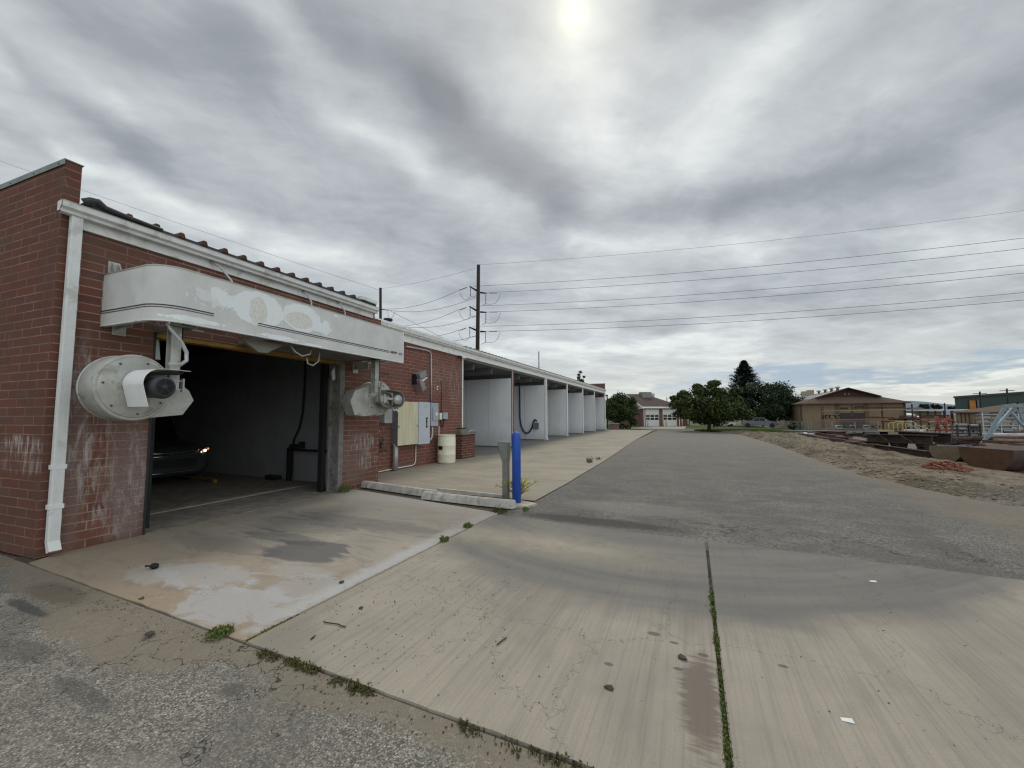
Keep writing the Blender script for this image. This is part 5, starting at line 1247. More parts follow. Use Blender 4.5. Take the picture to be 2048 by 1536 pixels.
prof = [(-2.9, .62), (-2.95, 1.12), (-2.85, 1.17), (-.98, 1.17), (-.92, 1.86), (.5, 1.90), (.85, 1.80), (1.45, 1.25), (2.75, 1.10), (2.92, .95), (2.95, .50), (2.35, .42), (-2.4, .42)]
tk = vehicle('pickup_truck', 'dark grey crew cab pickup parked on grass under the trees', 'truck', prof, [[(-.8, 1.22), (-.78, 1.78), (-.02, 1.80), (-.02, 1.22)], [(.06, 1.22), (.06, 1.80), (.55, 1.80), (1.15, 1.24)]], (-1.85, 1.95), 1.95, TRUCKP, tuple(p), R(-6), .42)
mb = MB(); mb.box(2.90, 2.965, -.8, .8, .72, 1.0); mb.build('grille', DARKM, tk)
for s in (-1, 1):
    MB().box(2.72, 2.93, s*.93-.06, s*.93+.06, .88, 1.04, bev=.02).build('headlight', lens, tk)
    MB().box(.95, 1.10, s*1.10-.10, s*1.10+.08, 1.22, 1.40, bev=.02).build('mirror', GALV, tk)
MB().box(-2.8, -1.0, -.85, .85, 1.172, 1.24).build('bed_cover', TARP, tk)
prof2 = [(-2.2, .40), (-2.25, .80), (-2.1, .95), (-1.6, 1.0), (-1.1, 1.38), (.4, 1.40), (1.0, 1.0), (2.0, .85), (2.2, .70), (2.2, .35)]
WC = plain('white_car_paint', (.6, .6, .6), .3, bs=0, var=.02)
p = at(1446, 853); vehicle('parked_car', 'white car half hidden behind the trunk of the big round tree', 'car', prof2, [[(-1.2, 1.0), (-.95, 1.30), (-.1, 1.32), (-.1, 1.0)], [(0, 1.0), (0, 1.32), (.4, 1.32), (.8, 1.02)]], (-1.35, 1.4), 1.75, WC, tuple(p), R(8), .32)

# ------------------------------------------------------------------ tan warehouse
YW = at(1700, 863).y+5
def AW(px, py, Y=None): return aty(px, py, Y or YW)
zg = hg(15, YW)
wh = thing('tan_warehouse', 'tan sided warehouse with a wide brown roof behind the steel yard', 'building', tuple(AW(1700, 860)))
TANW = plain('tan_metal_siding', (.20, .145, .085), .7, 0, var=.1, scale=1)
tmt, b = MT('tan_ribbed_siding'); p_ = b.pos(); x, y, z = b.sep(p_)
rb = b.m('PINGPONG', x*3.0, .5); n = b.noise(p_, .8, 4, .6)
c = b.mix(b.sm(n, .3, .7), (.20, .145, .088), (.235, .175, .11)); c = b.mix(b.sm(rb, .0, .12, 1, 0)*.5, c, (.10, .07, .045)); b.out(c, .7)
RBR = plain('brown_shed_roof', (.135, .088, .066), .9, 0, var=.15, scale=2, fine=20)
xl_, xr_ = AW(1602, 860).x, AW(1812, 860).x; ez = AW(1700, 806).z; DEP = 32
MB().box(xl_, xr_, YW, YW+DEP, zg-.5, ez+.1).build('wall', tmt, wh)
el_, er_ = AW(1597, 806, YW-.8).x-.1, AW(1823, 806, YW-.8).x; gz_ = AW(1700, 793).z; rzz = AW(1697, 776).z
gl_, gr_ = AW(1637, 793).x, AW(1760, 793).x; rx_ = AW(1697, 776).x
mb = MB(); B_ = YW+DEP+.8; Fy = YW-.8; gy = YW+.9
v = lambda *a: mb.bm.verts.new(a)
A0, A1, A2, A3 = v(el_, Fy, ez), v(er_, Fy, ez), v(er_, B_, ez), v(el_, B_, ez)
G0, G1 = v(gl_, gy, gz_), v(gr_, gy, gz_); T0, T1 = v(rx_, gy, rzz), v(rx_, B_, rzz); U0, U1 = v(rx_, gy-.9, rzz+.02), None
mb.bm.faces.new((A0, A1, G1, G0)); mb.bm.faces.new((A0, G0, T0, T1, A3)); mb.bm.faces.new((A1, A2, T1, T0, G1))
Lo = [v(el_, Fy, ez-.14), v(er_, Fy, ez-.14), v(er_, B_, ez-.14), v(el_, B_, ez-.14)]
for k, (q, r_) in enumerate(((A0, A1), (A1, A2), (A2, A3), (A3, A0))): mb.bm.faces.new((q, r_, Lo[(k+1) % 4], Lo[k]))
mb.bm.faces.new(Lo[::-1]); mb.build('roof', RBR, wh, fixn=True)
mb = MB(); mb.prism([(gl_, gy-.03, gz_), (gr_, gy-.03, gz_), (rx_, gy-.03, rzz-.06)], (0, .02, 0)); mb.build('gable', plain('dark_red_gable', (.060, .030, .026), .8), wh)
for (q0, q1) in (((gl_-.3, gz_-.05), (rx_, rzz+.05)), ((rx_, rzz+.05), (gr_+.3, gz_-.05))):
    mb = MB(); mb.bar((q0[0], gy-.45, q0[1]), (q1[0], gy-.45, q1[1]), .95, .12); mb.build('gable_overhang', RBR, wh)
for px in (1690, 1698): q = AW(px, 788, gy-.1); MB().box(q.x-.13, q.x+.13, gy-.09, gy-.04, q.z-.18, q.z+.18).build('gable_vent', TANW, wh)
q0, q1 = AW(1679, 826), AW(1731, 862); MB().box(q0.x, q1.x, YW-.06, YW-.01, zg-.2, q0.z).build('roller_door', plain('dark_roller_door', (.035, .032, .035), .6), wh)
for px in (1676, 1734): q = AW(px, 840); MB().box(q.x-.28, q.x+.28, YW-.12, YW-.02, zg-.2, ez).build('door_pilaster', plain('dark_tan_trim', (.13, .085, .05), .7), wh)
for px in (1603, 1811): q = AW(px, 840); MB().box(q.x-.12, q.x+.12, YW-.14, YW-.02, zg-.2, ez).build('corner_post', plain('brown_trim', (.07, .04, .03), .7), wh)
SK = plain('white_skylight', (.75, .77, .78), .3, bs=0, var=.02)
for k in range(8):
    Yk = YW+3.2+k*3.7; f0, f1 = .30, .86
    xa_ = el_+(rx_-el_)*f0; xb_ = el_+(rx_-el_)*f1; za_ = ez+(rzz-ez)*f0+.06; zb_ = ez+(rzz-ez)*f1+.06
    mb = MB(); mb.bar((xa_, Yk, za_), (xb_, Yk, zb_), 1.1, .04); mb.build('skylight', SK, wh)
for k, px in enumerate((1577, 1616, 1632, 1650, 1672)):
    Yk = YW+[30, 16, 11.5, 7.5, 4][k]; q = (rx_-.5, Yk, rzz-.1)
    mb = MB(); mb.lathe([(.22, -.2), (.22, .35), (.42, .36), (.42, .55), (.2, .68), (0, .70)], q, 'Z', 12); mb.build('roof_ventilator', GALV, wh)
for Yk in (YW+20, YW+25): MB().box(rx_-1.6, rx_-.4, Yk, Yk+1.2, rzz-.5, rzz+.85, bev=.03).build('roof_cooler', plain('tan_cooler', (.36, .31, .22), .7), wh)

# second hipped building, green warehouse, carport
def hip(name, label, x0, x1, Y, dep, zb_, ez_, rz_, x2, x3, wmat, rmat, ov=.7, cat='building'):
    t = thing(name, label, cat, (x0, Y, zb_)); MB().box(x0, x1, Y, Y+dep, zb_, ez_+.05).build('wall', wmat, t)
    mb = MB(); v = lambda *a: mb.bm.verts.new(a)
    a = [v(x0-ov, Y-ov, ez_), v(x1+ov, Y-ov, ez_), v(x1+ov, Y+dep+ov, ez_), v(x0-ov, Y+dep+ov, ez_)]; lo_ = [v(*(q.co-Vector((0, 0, .15)))) for q in a]
    r0, r1 = v(x2, Y+dep/2, rz_), v(x3, Y+dep/2, rz_)
    for q in ((a[0], a[1], r1, r0), (a[1], a[2], r1), (a[2], a[3], r0, r1), (a[3], a[0], r0)): mb.bm.faces.new(q)
    for k in range(4): mb.bm.faces.new((a[k], a[(k+1) % 4], lo_[(k+1) % 4], lo_[k]))
    mb.bm.faces.new(lo_[::-1]); mb.build('roof', rmat, t); return t
Y2 = YW-4; q0 = aty(1911, 824, Y2); zb2_ = hg(q0.x, Y2)-.3; dz2 = q0.z-zb2_
h2 = hip('brown_roof_building', 'low tan building with a wide brown hipped roof at the right edge', 0, 24, 0, 15, 0, dz2, dz2+1.75, 8.0, 17, tmt, RBR, .5)
for k in range(3): MB().box(.5+k*.42, .62+k*.42, -.06, -.01, dz2-1.9, dz2).build('wall_post', plain('brown_post', (.07, .04, .03), .7), h2)
for k in range(2): MB().box(10+k*1.3, 10.7+k*1.3, 6.6, 7.3, dz2+1.3, dz2+2.3, bev=.03).build('roof_cooler', plain('pale_cooler', (.38, .36, .30), .7), h2)
h2.location = (q0.x, Y2, zb2_); h2.rotation_euler = (0, 0, R(-27))
Yg = 175; q0, q1 = aty(1909, 796, Yg), aty(2100, 787, Yg+10)
gw = thing('green_warehouse', 'long dark green warehouse with an orange panel beyond the brown roofs', 'building', (q0.x, Yg, -2))
gmt, b = MT('dark_green_ribbed_metal'); p_ = b.pos(); x, y, z = b.sep(p_); rb = b.m('PINGPONG', x*1.2, .5)
c = b.mix(b.sm(rb, .0, .15, 1, 0)*.5, (.030, .055, .050), (.015, .03, .027)); b.out(c, .6)
zt0, zt1 = q0.z, aty(2048, 786.5, Yg).z
mb = MB(); mb.prism([(q0.x, Yg, -3), (q0.x, Yg, zt0), (q0.x+(aty(2048, 786, Yg).x-q0.x), Yg, zt1), (q0.x+110, Yg, zt1+3.5), (q0.x+110, Yg, -3)], (21, 40, 0)); mb.build('wall', gmt, gw)
mb = MB(); mb.bar((q0.x-.3, Yg-.3, zt0+.25), (aty(2048, 786, Yg).x, Yg-.3, zt1+.25), .5, .6); mb.build('eave_trim', plain('dark_trim', (.04, .05, .05), .6), gw)
a, c = aty(1938.5, 801, Yg-.3), aty(1951.5, 812.5, Yg-.3); MB().box(a.x, c.x, Yg-.4, Yg-.1, c.z-2, a.z).build('orange_panel', plain('orange_panel', (.42, .15, .025), .7, var=.3, scale=.4), gw)
a, c = aty(1953.5, 800, Yg-.3), aty(1959, 812.5, Yg-.3); MB().box(a.x, c.x, Yg-.35, Yg-.1, c.z-2, a.z).build('dark_door', GLASS, gw)
for (px, py, pb, lb) in ((1960, 783, 812, 'distant utility pole in front of the green warehouse, left one'), (2014, 777, 806, 'distant utility pole in front of the green warehouse, right one')):
    Yk = 130; a = aty(px, pb, Yk); c = aty(px-.5, py, Yk); t = thing('utility_pole', lb, 'utility pole', (a.x, Yk, -1.4), 'distant utility poles')
    mb = MB(); mb.tube([(a.x, Yk, -1.4), c], .22, 8, r2=.16); mb.build('mast', WOODP, t)
    mb = MB(); mb.bar(c+Vector((-1.2, 0, -.5)), c+Vector((1.2, 0, -.5)), .12, .14); mb.build('crossarm', WOODP, t)
Yc = 100; a, c = aty(1838, 821.5, Yc), aty(1912, 819.5, Yc)
cp_ = thing('carport', 'white roofed carport behind the pallet racks', 'carport', (a.x, Yc, hg(20, Yc)))
mb = MB(); mb.bar((a.x, Yc+3, a.z+.1), (c.x+2, Yc+3, a.z+.1), 6, .22); mb.build('roof', SK, cp_)
for px in (1842, 1858, 1873, 1890, 1905): q = aty(px, 830, Yc); MB().box(q.x-.1, q.x+.1, Yc+.2, Yc+.4, hg(20, Yc)-.3, a.z).build('post', DARKM, cp_)
for (pa, pb, py, Yk, lb) in ((1830, 1856, 814.5, 150, 'distant dark red roofed shed left of the far trees'), (1858, 1888, 817.5, 140, 'distant brown roofed shed behind the carport'), (1812, 1838, 826, 120, 'pale low shed seen past the corner of the tan warehouse')):
    a, c = aty(pa, py, Yk), aty(pb, py, Yk); t = thing('shed', lb, 'shed', (a.x, Yk, -2)); mm = SK if 'pale' in lb else RUST2
    MB().box(a.x+.5, c.x-.5, Yk, Yk+8, -2.5, a.z-.8).build('wall', TANW if 'pale' not in lb else TARP, t)
    mb = MB(); mb.prism([(a.x, Yk-.6, a.z-.9), (a.x, Yk+4, a.z), (a.x, Yk+8.6, a.z-.9)], (c.x-a.x, 0, 0)); mb.build('roof', mm, t)

# ------------------------------------------------------------------ fence
YF = at(1600, 863).y+1
fm, b = MT('chain_link'); tr = b.new('ShaderNodeBsdfTransparent'); df = b.new('ShaderNodeBsdfPrincipled'); df.inputs['Base Color'].default_value = (.13, .13, .12, 1)
x, y, z = b.sep(b.pos()); k1 = b.m('PINGPONG', (x+z)*10, .5); k2 = b.m('PINGPONG', (x-z)*10, .5)
mk = b.m('MAXIMUM', b.sm(k1, .40, .46), b.sm(k2, .40, .46)); mx = b.new('ShaderNodeMixShader'); b.put(mx.inputs[0], mk); b.t.links.new(tr.outputs[0], mx.inputs[1]); b.t.links.new(df.outputs[0], mx.inputs[2])
o1 = b.new('ShaderNodeOutputMaterial'); b.t.links.new(mx.outputs[0], o1.inputs[0])
fn = thing('chain_link_fence', 'chain link fence running in front of the tan warehouse', 'fence', tuple(aty(1600, 862, YF)))
fx = [aty(px, 850, YF).x for px in (1566, 1577, 1590, 1604, 1616, 1622, 1664, 1710, 1756)]; zt_ = aty(1610, 843.5, YF).z
for x in fx: zq = hg(x, YF); mb = MB(); mb.tube([(x, YF, zq-.1), (x, YF, zt_+.03)], .05, 6); mb.build('post', ALUD, fn)
mb = MB(); mb.tube([(fx[0], YF, zt_), (fx[-1], YF, zt_)], .03, 6); mb.build('top_rail', ALUD, fn)
mb = MB(); mb.quad((fx[0], YF+.04, -1.3), (fx[-1], YF+.04, -1.3), (fx[-1], YF+.04, zt_), (fx[0], YF+.04, zt_)); mb.build('mesh', fm, fn)

# ------------------------------------------------------------------ pallet rack with steel on it
YR = at(1650, 863).y-6
def AR(px, py, o=0): return aty(px, py, YR+o)
rk = thing('pallet_rack', 'long open storage rack with orange and tan beams in front of the tan warehouse', 'storage rack', tuple(AR(1640, 862)))
for (px, top) in ((1642, 810), (1702, 809), (1762, 808), (1823, 808), (1889, 806)):
    a, c = AR(px, top), AR(px+7.5, top); zz = hg(a.x, YR)-.2; m_ = RUST if px < 1800 else DARKM
    fr_ = MB(); fr_.box(a.x-.05, a.x+.05, YR-.05, YR+.05, zz, a.z); u_ = fr_.build('upright', m_, rk)
    fr_ = MB(); fr_.box(c.x-.05, c.x+.05, YR+.9, YR+1.0, zz, a.z); fr_.build('upright', m_, rk)
    mb = MB(); k = zz+.3; s = 0
    pts_ = []
    while k < a.z-.2:
        pts_.append((a.x, YR+.03, k) if s == 0 else (c.x, YR+.9, k)); k += .62; s = 1-s
    mb.tube(pts_, .03, 5); mb.build('brace', m_, u_)
for (pa, pb, pya, pyb, m_, th) in ((1645, 1830, 822, 818.5, TANBEAM, .14), (1645, 1840, 840, 838, ORBEAM, .20), (1645, 1775, 856.5, 859.5, TANBEAM, .12), (1775, 1905, 838, 839.5, ORBEAM, .2)):
    a, c = AR(pa, pya), AR(pb, pyb); mb = MB(); mb.bar((a.x, YR-.08, a.z), (c.x, YR-.08, c.z), .06, th); mb.build('beam', m_, rk)
random.seed(3)
def bundle(label, px0, px1, py, hpx, mat, Y, n=5, name='steel_bundle', cat='steel bundle', grp='steel stock on the storage rack', jag=True):
    a, c = aty(px0, py, Y), aty(px1, py, Y); s_ = depth(a)/790; hz_ = hpx*s_; mb = MB(); z = a.z+.10; 
    for k in range(n):
        zz = z+hz_*(k+.5)/n; d_ = random.uniform(-.1, .1)*(c.x-a.x) if jag else 0; e_ = random.uniform(-.1, .1)*(c.x-a.x) if jag else 0
        mb.bar((a.x+d_*.5, Y+.3, zz), (c.x+e_*.5, Y+.3+random.uniform(-.2, .2), zz+random.uniform(-.02, .02)), .5, hz_/n*.92)
    o = mb.build(name, mat, loc=tuple(a)); return tag(o, label, cat, grp)
bundle('short dark steel offcuts on the top rack beam, leftmost of that level', 1681, 1697, 820, 4, RUST2, YR)
bundle('dark steel pile on the top rack beam, above the roller door', 1711, 1729, 819, 6, RUST2, YR)
bundle('long thin dark steel on the top rack beam, right of the roller door', 1733, 1761, 818.5, 4, RUST2, YR)
bundle('long flat bars on the top rack beam at the warehouse corner', 1768, 1812, 818, 2.5, RUST2, YR, 2)
bundle('long thin bars on the middle rack beam, centre', 1725, 1762, 838, 3.5, RUST2, YR, 3)
bundle('short thin bars on the middle rack beam, right of centre', 1768, 1790, 838, 2.5, RUST2, YR, 2)
bundle('red brown stack on the middle rack beam near the right end', 1802, 1835, 838, 6, RUST, YR)
bundle('thick red brown stack on the middle rack beam, rightmost', 1845, 1900, 838, 7, RUST, YR)
for k, px in enumerate((1651, 1658, 1666, 1677)):
    a = AR(px, 838); mb = MB(); r_ = .30
    for j in range(5): mb.tube([(a.x+.35*math.cos(t), YR+.1+.13*j, a.z+.36+.30*math.sin(t)) for t in [R(20+24*q) for q in range(0, 11)]], .05, 5)
    tag(mb.build('steel_coil', RUST2, loc=tuple(a)), '%s curled dark strip on the middle rack beam, counting from the left' % ('first', 'second', 'third', 'fourth')[k], 'steel coil', 'curled strips on the middle beam')
for k, px in enumerate((1679, 1688, 1697, 1706, 1716, 1724, 1733, 1744, 1754)):
    a = AR(px, 856.5); mb = MB()
    for j in range(4): mb.tube([(a.x+.42*math.cos(t), YR+.1+.16*j, a.z+.20+.22*math.sin(t)) for t in [R(10+32*q) for q in range(0, 7 if k % 2 else 11)]], .07, 5)
    tag(mb.build('bent_scrap', DARKM if k % 3 else GALV, loc=tuple(a)), '%s piece of curled scrap on the lowest rack beam, counting from the left' % ('first', 'second', 'third', 'fourth', 'fifth', 'sixth', 'seventh', 'eighth', 'ninth')[k], 'scrap', 'curled scrap on the lowest beam')

# ------------------------------------------------------------------ steel lying in the yard
GP = 'long rusty steel lying at the edge of the yard'
def bar2(name, label, p, q, zo, r_, mat, cat, grp, kind='pipe', w_=.2, h_=.2):
    a, c = at(*p), at(*q); a.z += zo; c.z += zo; mb = MB()
    if kind == 'pipe': mb.tube([a, c], r_, 12)
    elif kind == 'ibeam': mb.ibeam(a, c, w_, h_, .025)
    else: mb.bar(a, c, w_, h_, .004)
    return tag(mb.build(name, mat, loc=tuple(a)), label, cat, grp)
random.seed(8)
words = ['leftmost', 'second', 'third', 'fourth', 'fifth', 'sixth', 'seventh', 'eighth', 'ninth', 'tenth', 'eleventh', 'twelfth', 'thirteenth', 'fourteenth']
for i in range(14):
    px = 1598 + i*9.5; py = 869 + i*1.75 + (0, 3.0, -1.5)[i % 3]; L_ = random.uniform(26, 58)
    bar2('steel_bar' if i % 2 else 'steel_pipe', '%s rusty %s from the left in the tangle beside the stacked beams' % (words[i], 'bar' if i % 2 else 'pipe'), (px, py), (min(px+L_, 1752), py+L_*.13+random.uniform(-1, 2.5)), .06+.07*(i % 3), .07, (RUST, RUST2, RUST, plain('pale_pipe%d' % i, (.22, .17, .15), .7) if i in (5, 11) else RUST2)[i % 4], 'steel bar' if i % 2 else 'pipe', GP, 'pipe' if i % 2 == 0 else 'bar', .18, .14)
for i in range(12):
    px = 1610 + i*11; py = 865.5 + i*1.75
    bar2('steel_joist', '%s brown beam from the left in the upper row behind the tangle' % words[i], (px, py), (min(px+random.uniform(22, 50), 1756), py+random.uniform(1, 6)), .16+.10*(i % 3), .1, (RUST2, RUST, DARKM, RUST2)[i % 4], 'steel beam', 'brown beams behind the tangle', 'ibeam' if i % 3 else 'bar', .22, .22)
bar2('steel_pipe', 'thick dusty pipe lying just left of the big stacked beams', (1712, 886), (1752, 895), .16, .16, plain('dusty_pipe', (.15, .105, .09), .8), 'pipe', GP)
for (px, py, w_, h_, mm, lb) in ((1613, 869, 6, 4, WPLAS, 'white bottle-like scrap at the left end of the steel tangle'), (1625, 873, 10, 6, GALV, 'grey metal block among the steel tangle, near its left end'), (1650, 866, 7, 6, TARP, 'pale grey plastic bucket behind the steel tangle'), (1712, 876, 16, 4, SK, 'flat white board behind the steel tangle'), (1742, 873, 19, 11, TARP, 'grey stack of sheets behind the big beams'), (1770, 872, 10, 9, BLACK, 'black box between grey sheets and yellow rails')):
    q = at(px, py); s_ = depth(q)/790; mb = MB(); mb.box(q.x-w_*s_/2, q.x+w_*s_/2, q.y, q.y+.5, q.z-.05, q.z+h_*s_, bev=.03); tag(mb.build('scrap_block', mm, loc=tuple(q)), lb, 'scrap')
# big stacked beams on trestles
sb = thing('girder_stack', 'pair of big brown steel beams stacked on low trestles', 'steel beams', tuple(at(1866, 913)))
a = at(1867, 913); c = at(1736, 895)
za, zc2 = aty(1866, 889, a.y).z, aty(1736, 884, c.y).z; zt_ = aty(1866, 870, a.y).z
a2 = Vector((a.x, a.y, (za+zt_)/2)); c2 = Vector((c.x, c.y, (zc2+aty(1736, 867, c.y).z)/2)); hB = zt_-za
mb = MB(); mb.ibeam(a2, c2, .35, hB, .03); mb.build('beam', RUST2, sb)
d_ = (c2-a2).normalized(); nrm = Vector((-d_.y, d_.x, 0)); nrm = nrm if nrm.y > 0 else -nrm
mb = MB(); mb.ibeam(a2+nrm*.55+Vector((0, 0, .05)), a2.lerp(c2, .72)+nrm*.55+Vector((0, 0, .12)), .3, hB*1.05, .03); mb.build('beam', RUST2, sb)
for f in (.03, .42, .72, .95):
    p = a2.lerp(c2, f); zz = hg(p.x, p.y)-.25; mb = MB(); mb.box(p.x-.13, p.x+.13, p.y-.05, p.y+.08, zz, p.z-hB/2-.002); mb.box(p.x-.13, p.x+.13, p.y+.45, p.y+.58, zz, p.z-hB/2-.002); mb.box(p.x-.15, p.x+.15, p.y-.06, p.y+.60, p.z-hB/2-.10, p.z-hB/2-.001); mb.build('trestle', RUST2, sb)
for f in (.25, .6): p = a2.lerp(c2, f)-nrm*.19; mb = MB(); mb.bar(p+d_*-.3+Vector((0, 0, -hB*.45)), p+d_*.3+Vector((0, 0, hB*.42)), .012, .04); mb.build('stiffener', RUST, sb)
p0, p1 = at(1870, 919), at(1640+105, 900)
mb = MB(); mb.ibeam(p0+Vector((0, .3, .12)), p1+Vector((0, .3, .12)), .2, .24, .02); tag(mb.build('steel_joist', RUST2, loc=tuple(p0)), 'long low beam on the ground under the stacked beams', 'steel beam')
# half pipes
def trough(name, label, cpx, bpy, wpx, dirv, L_, mat, end, a0=160, aw=215):
    base = at(cpx, bpy); s_ = depth(base)/790; r_ = wpx*s_/2; d = Vector((dirv[0], dirv[1], 0)).normalized(); n_ = Vector((-d.y, d.x, 0)); base.z += -.05
    t = thing(name, label, 'half pipe', tuple(base), 'half round steel troughs'); cen = base+Vector((0, 0, r_)); N = 28
    pts = [cen + n_*(r_*math.cos(t_)) + Vector((0, 0, r_*math.sin(t_))) for t_ in [R(a0)+R(aw)*k/N for k in range(N+1)]]
    mb = MB(); mb.prism(pts, d*L_); mb.build('shell', mat, t)
    mb = MB(); mb.prism([p-d*.02+(p-cen)*.03 for p in pts], d*.018); mb.build('end_plate', end, t); return t, cen, r_, d
trough('steel_trough', 'tan ended round steel trough, the smaller one left of the other', 1892, 921, 49, (.80, .60), 4.5, RUST2, TANEND)
t_, tc, tr_, td = trough('steel_trough', 'big orange brown ended steel trough nearest the lot at the right edge', 1974, 939, 84, (.86, .50), 6, RUST2, RUSTEND, 176, 190)
q = at(1884, 893); mb = MB(); random.seed(4)
for k in range(60): mb.tube([q+Vector((random.uniform(-.9, -.3), random.uniform(0, .6), .25+random.uniform(0, .45))), q+Vector((random.uniform(0, .5), random.uniform(0, .6), .35+random.uniform(0, .2))), q+Vector((random.uniform(.7, 1.4), random.uniform(-.2, .6), random.uniform(.0, .25)))], .02, 4)
tag(mb.build('wire_bundle', DARKM, loc=tuple(q)), 'dark tangled bundle of steel wire at the end of the stacked beams', 'wire bundle')
# long pipes behind and on the troughs
for k, (pa, pb, py0, py1, r_, mm) in enumerate(((1889, 2100, 878, 876, .13, RUST), (1892, 2100, 882, 880, .12, RUST), (1895, 2100, 886, 884, .15, RUST2), (1900, 2120, 890, 889, .14, RUST2), (1985, 2120, 872, 870, .16, GALV), (2010, 2120, 868, 865, .18, RUST))):
    Y = at(1960, 893).y+1.2+k*.25; a, c = aty(pa, py0, Y), aty(pb, py1, Y); mb = MB(); mb.tube([a, c], r_, 10); tag(mb.build('steel_pipe', mm, loc=tuple(a)), 'long horizontal pipe behind the troughs, %s from the bottom' % ('fourth', 'third', 'second', 'first', 'fifth', 'sixth')[k], 'pipe', 'long pipes at the right edge')
Yb = at(1995, 915).y+.4
for k, (pa, pb, py0, py1, hh2, mm) in enumerate(((1895, 1945, 889, 898, .05, DARKM), (1925, 2080, 893, 899, .16, RUST2), (1975, 2100, 884, 889, .16, RUST2), (1960, 2100, 902, 911, .10, RUST2), (2005, 2090, 880, 883, .08, TANBEAM))):
    a, c = aty(pa, py0, Yb), aty(pb, py1, Yb); mb = MB(); mb.bar(a+Vector((0, .1*k, 0)), c+Vector((0, .1*k, 0)), .35, hh2); tag(mb.build('steel_plank', mm, loc=tuple(a)), ('thin dark strip leaning over the small trough', 'brown plank resting across the big trough', 'upper brown beam lying on the big trough', 'lower brown plank against the big trough', 'faded tan bar on top of the big trough')[k], 'steel plank')
# yellow hand rails
Yy = at(1810, 875).y
def poly(name, label, cat, lines, Y, r_, mat, grp=None, part='rail', rest=(0, .6)):
    a = aty(lines[0][0][0], lines[0][0][1], Y); t = thing(name, label, cat, tuple(a), grp)
    for i, l in enumerate(lines):
        mb = MB(); mb.tube([aty(px, py, Y+(rest[i % 2])) for px, py in l], r_, 7); mb.build(part, mat, t)
    return t
poly('hand_rail', 'yellow bent tube hand rails, left pair behind the stacked beams', 'hand rail', [[(1779, 870), (1777, 849), (1778, 846.5), (1780, 845.5), (1786, 845.5)], [(1789.5, 868), (1786, 848), (1788, 845), (1791, 843.5), (1808, 843.5)], [(1754, 860.5), (1779, 861)]], Yy, .035, YELP, 'yellow hand rails')
poly('hand_rail', 'yellow bent tube hand rails with sloping bars, right set', 'hand rail', [[(1797, 869), (1795, 849), (1796, 847), (1798, 846), (1804, 846)], [(1808, 869), (1804.5, 848), (1806, 845), (1809, 843.5), (1827, 843.5), (1830, 845), (1832.5, 871)], [(1811, 846.5), (1838, 856.5), (1839, 871)], [(1811, 846.5), (1813, 866)], [(1831, 849), (1858, 858.5), (1860, 872)], [(1800, 865), (1858, 869)], [(1832, 870), (1860, 871)]], Yy, .035, YELP, 'yellow hand rails')
a, c = aty(1806, 860, Yy+1.5), aty(1850, 860, Yy+1.5); mb = MB(); mb.bar(a, c, .5, .10); tag(mb.build('white_plank', SK, loc=tuple(a)), 'white level beam lying behind the yellow rails', 'beam')
a, c = aty(1841, 861, Yy+.3), aty(1861, 873, Yy+.3); mb = MB(); mb.bar(a, c, .2, .12); tag(mb.build('white_plank', SK, loc=tuple(a)), 'white beam sloping down right beside the yellow rails', 'beam')
Yd = at(1890, 876).y
poly('red_frame', 'red steel frame with diagonal bars standing in the yard', 'steel frame', [[(1871, 876), (1871, 832)], [(1882, 876), (1875, 833)], [(1893, 876), (1893, 832)], [(1907, 876), (1899, 832)], [(1871, 848), (1893, 848)], [(1875, 833), (1891, 856)], [(1891, 838), (1884, 850)], [(1871, 861), (1907, 861)], [(1882, 872), (1905, 872)], [(1871, 838), (1899, 838)]], Yd, .05, REDP, part='tube')
poly('step_ladder', 'dark tall ladder frame standing in the yard', 'ladder', [[(1941, 876), (1943, 836)], [(1958, 876), (1949, 837)], [(1918, 852), (1915, 836)], [(1918, 850), (1944, 849)], [(1942, 846), (1951, 846)], [(1942, 856), (1953, 856)], [(1941, 866), (1955, 866)]], Yd+1, .04, DARKM, part='tube')
# mixed stock behind: stacked shelves
def shelf(name, label, px0, px1, rows, posts, Y, pm_, mats, seed, grp):
    random.seed(seed); a = aty(px0, rows[-1], Y); t = thing(name, label, 'storage rack', tuple(a), grp)
    for px in posts: p = aty(px, rows[0]-4, Y); zz = hg(p.x, Y)-.2; mb = MB(); mb.box(p.x-.05, p.x+.05, Y-.05, Y+.05, zz, p.z); mb.build('upright', pm_, t)
    for r_ in rows: a, c = aty(px0, r_, Y), aty(px1, r_, Y); mb = MB(); mb.bar((a.x, Y+.5, a.z), (c.x, Y+.5, c.z), 1.0, .07); mb.build('shelf', pm_, t)
    return t
RW_ = ['top', 'second', 'third', 'fourth', 'fifth', 'sixth', 'lowest']
def stock(rows, px0, px1, Y, mats, seed, where, grp):
    random.seed(seed)
    for i, r_ in enumerate(rows):
        px = px0; k = 0
        while px < px1-5:
            w_ = random.uniform(10, 24); a, c = aty(px, r_-.6, Y), aty(min(px+w_, px1), r_-.6, Y); s_ = depth(a)/790; h_ = random.uniform(1.5, 4.5)*s_
            mb = MB(); n = random.choice((2, 3)); 
            for j in range(n): mb.bar((a.x, Y+.3, a.z+.05+h_*(j+.5)/n), (c.x, Y+.3+random.uniform(-.1, .2), a.z+.05+h_*(j+.5)/n), .45, h_/n*.85)
            tag(mb.build('stock_bundle', random.choice(mats), loc=tuple(a)), '%s metal stock from the left, %s shelf of %s' % (words[k] if k else 'first', RW_[min(i, 6)], where), 'metal stock', grp); px += w_+random.uniform(1, 4); k += 1
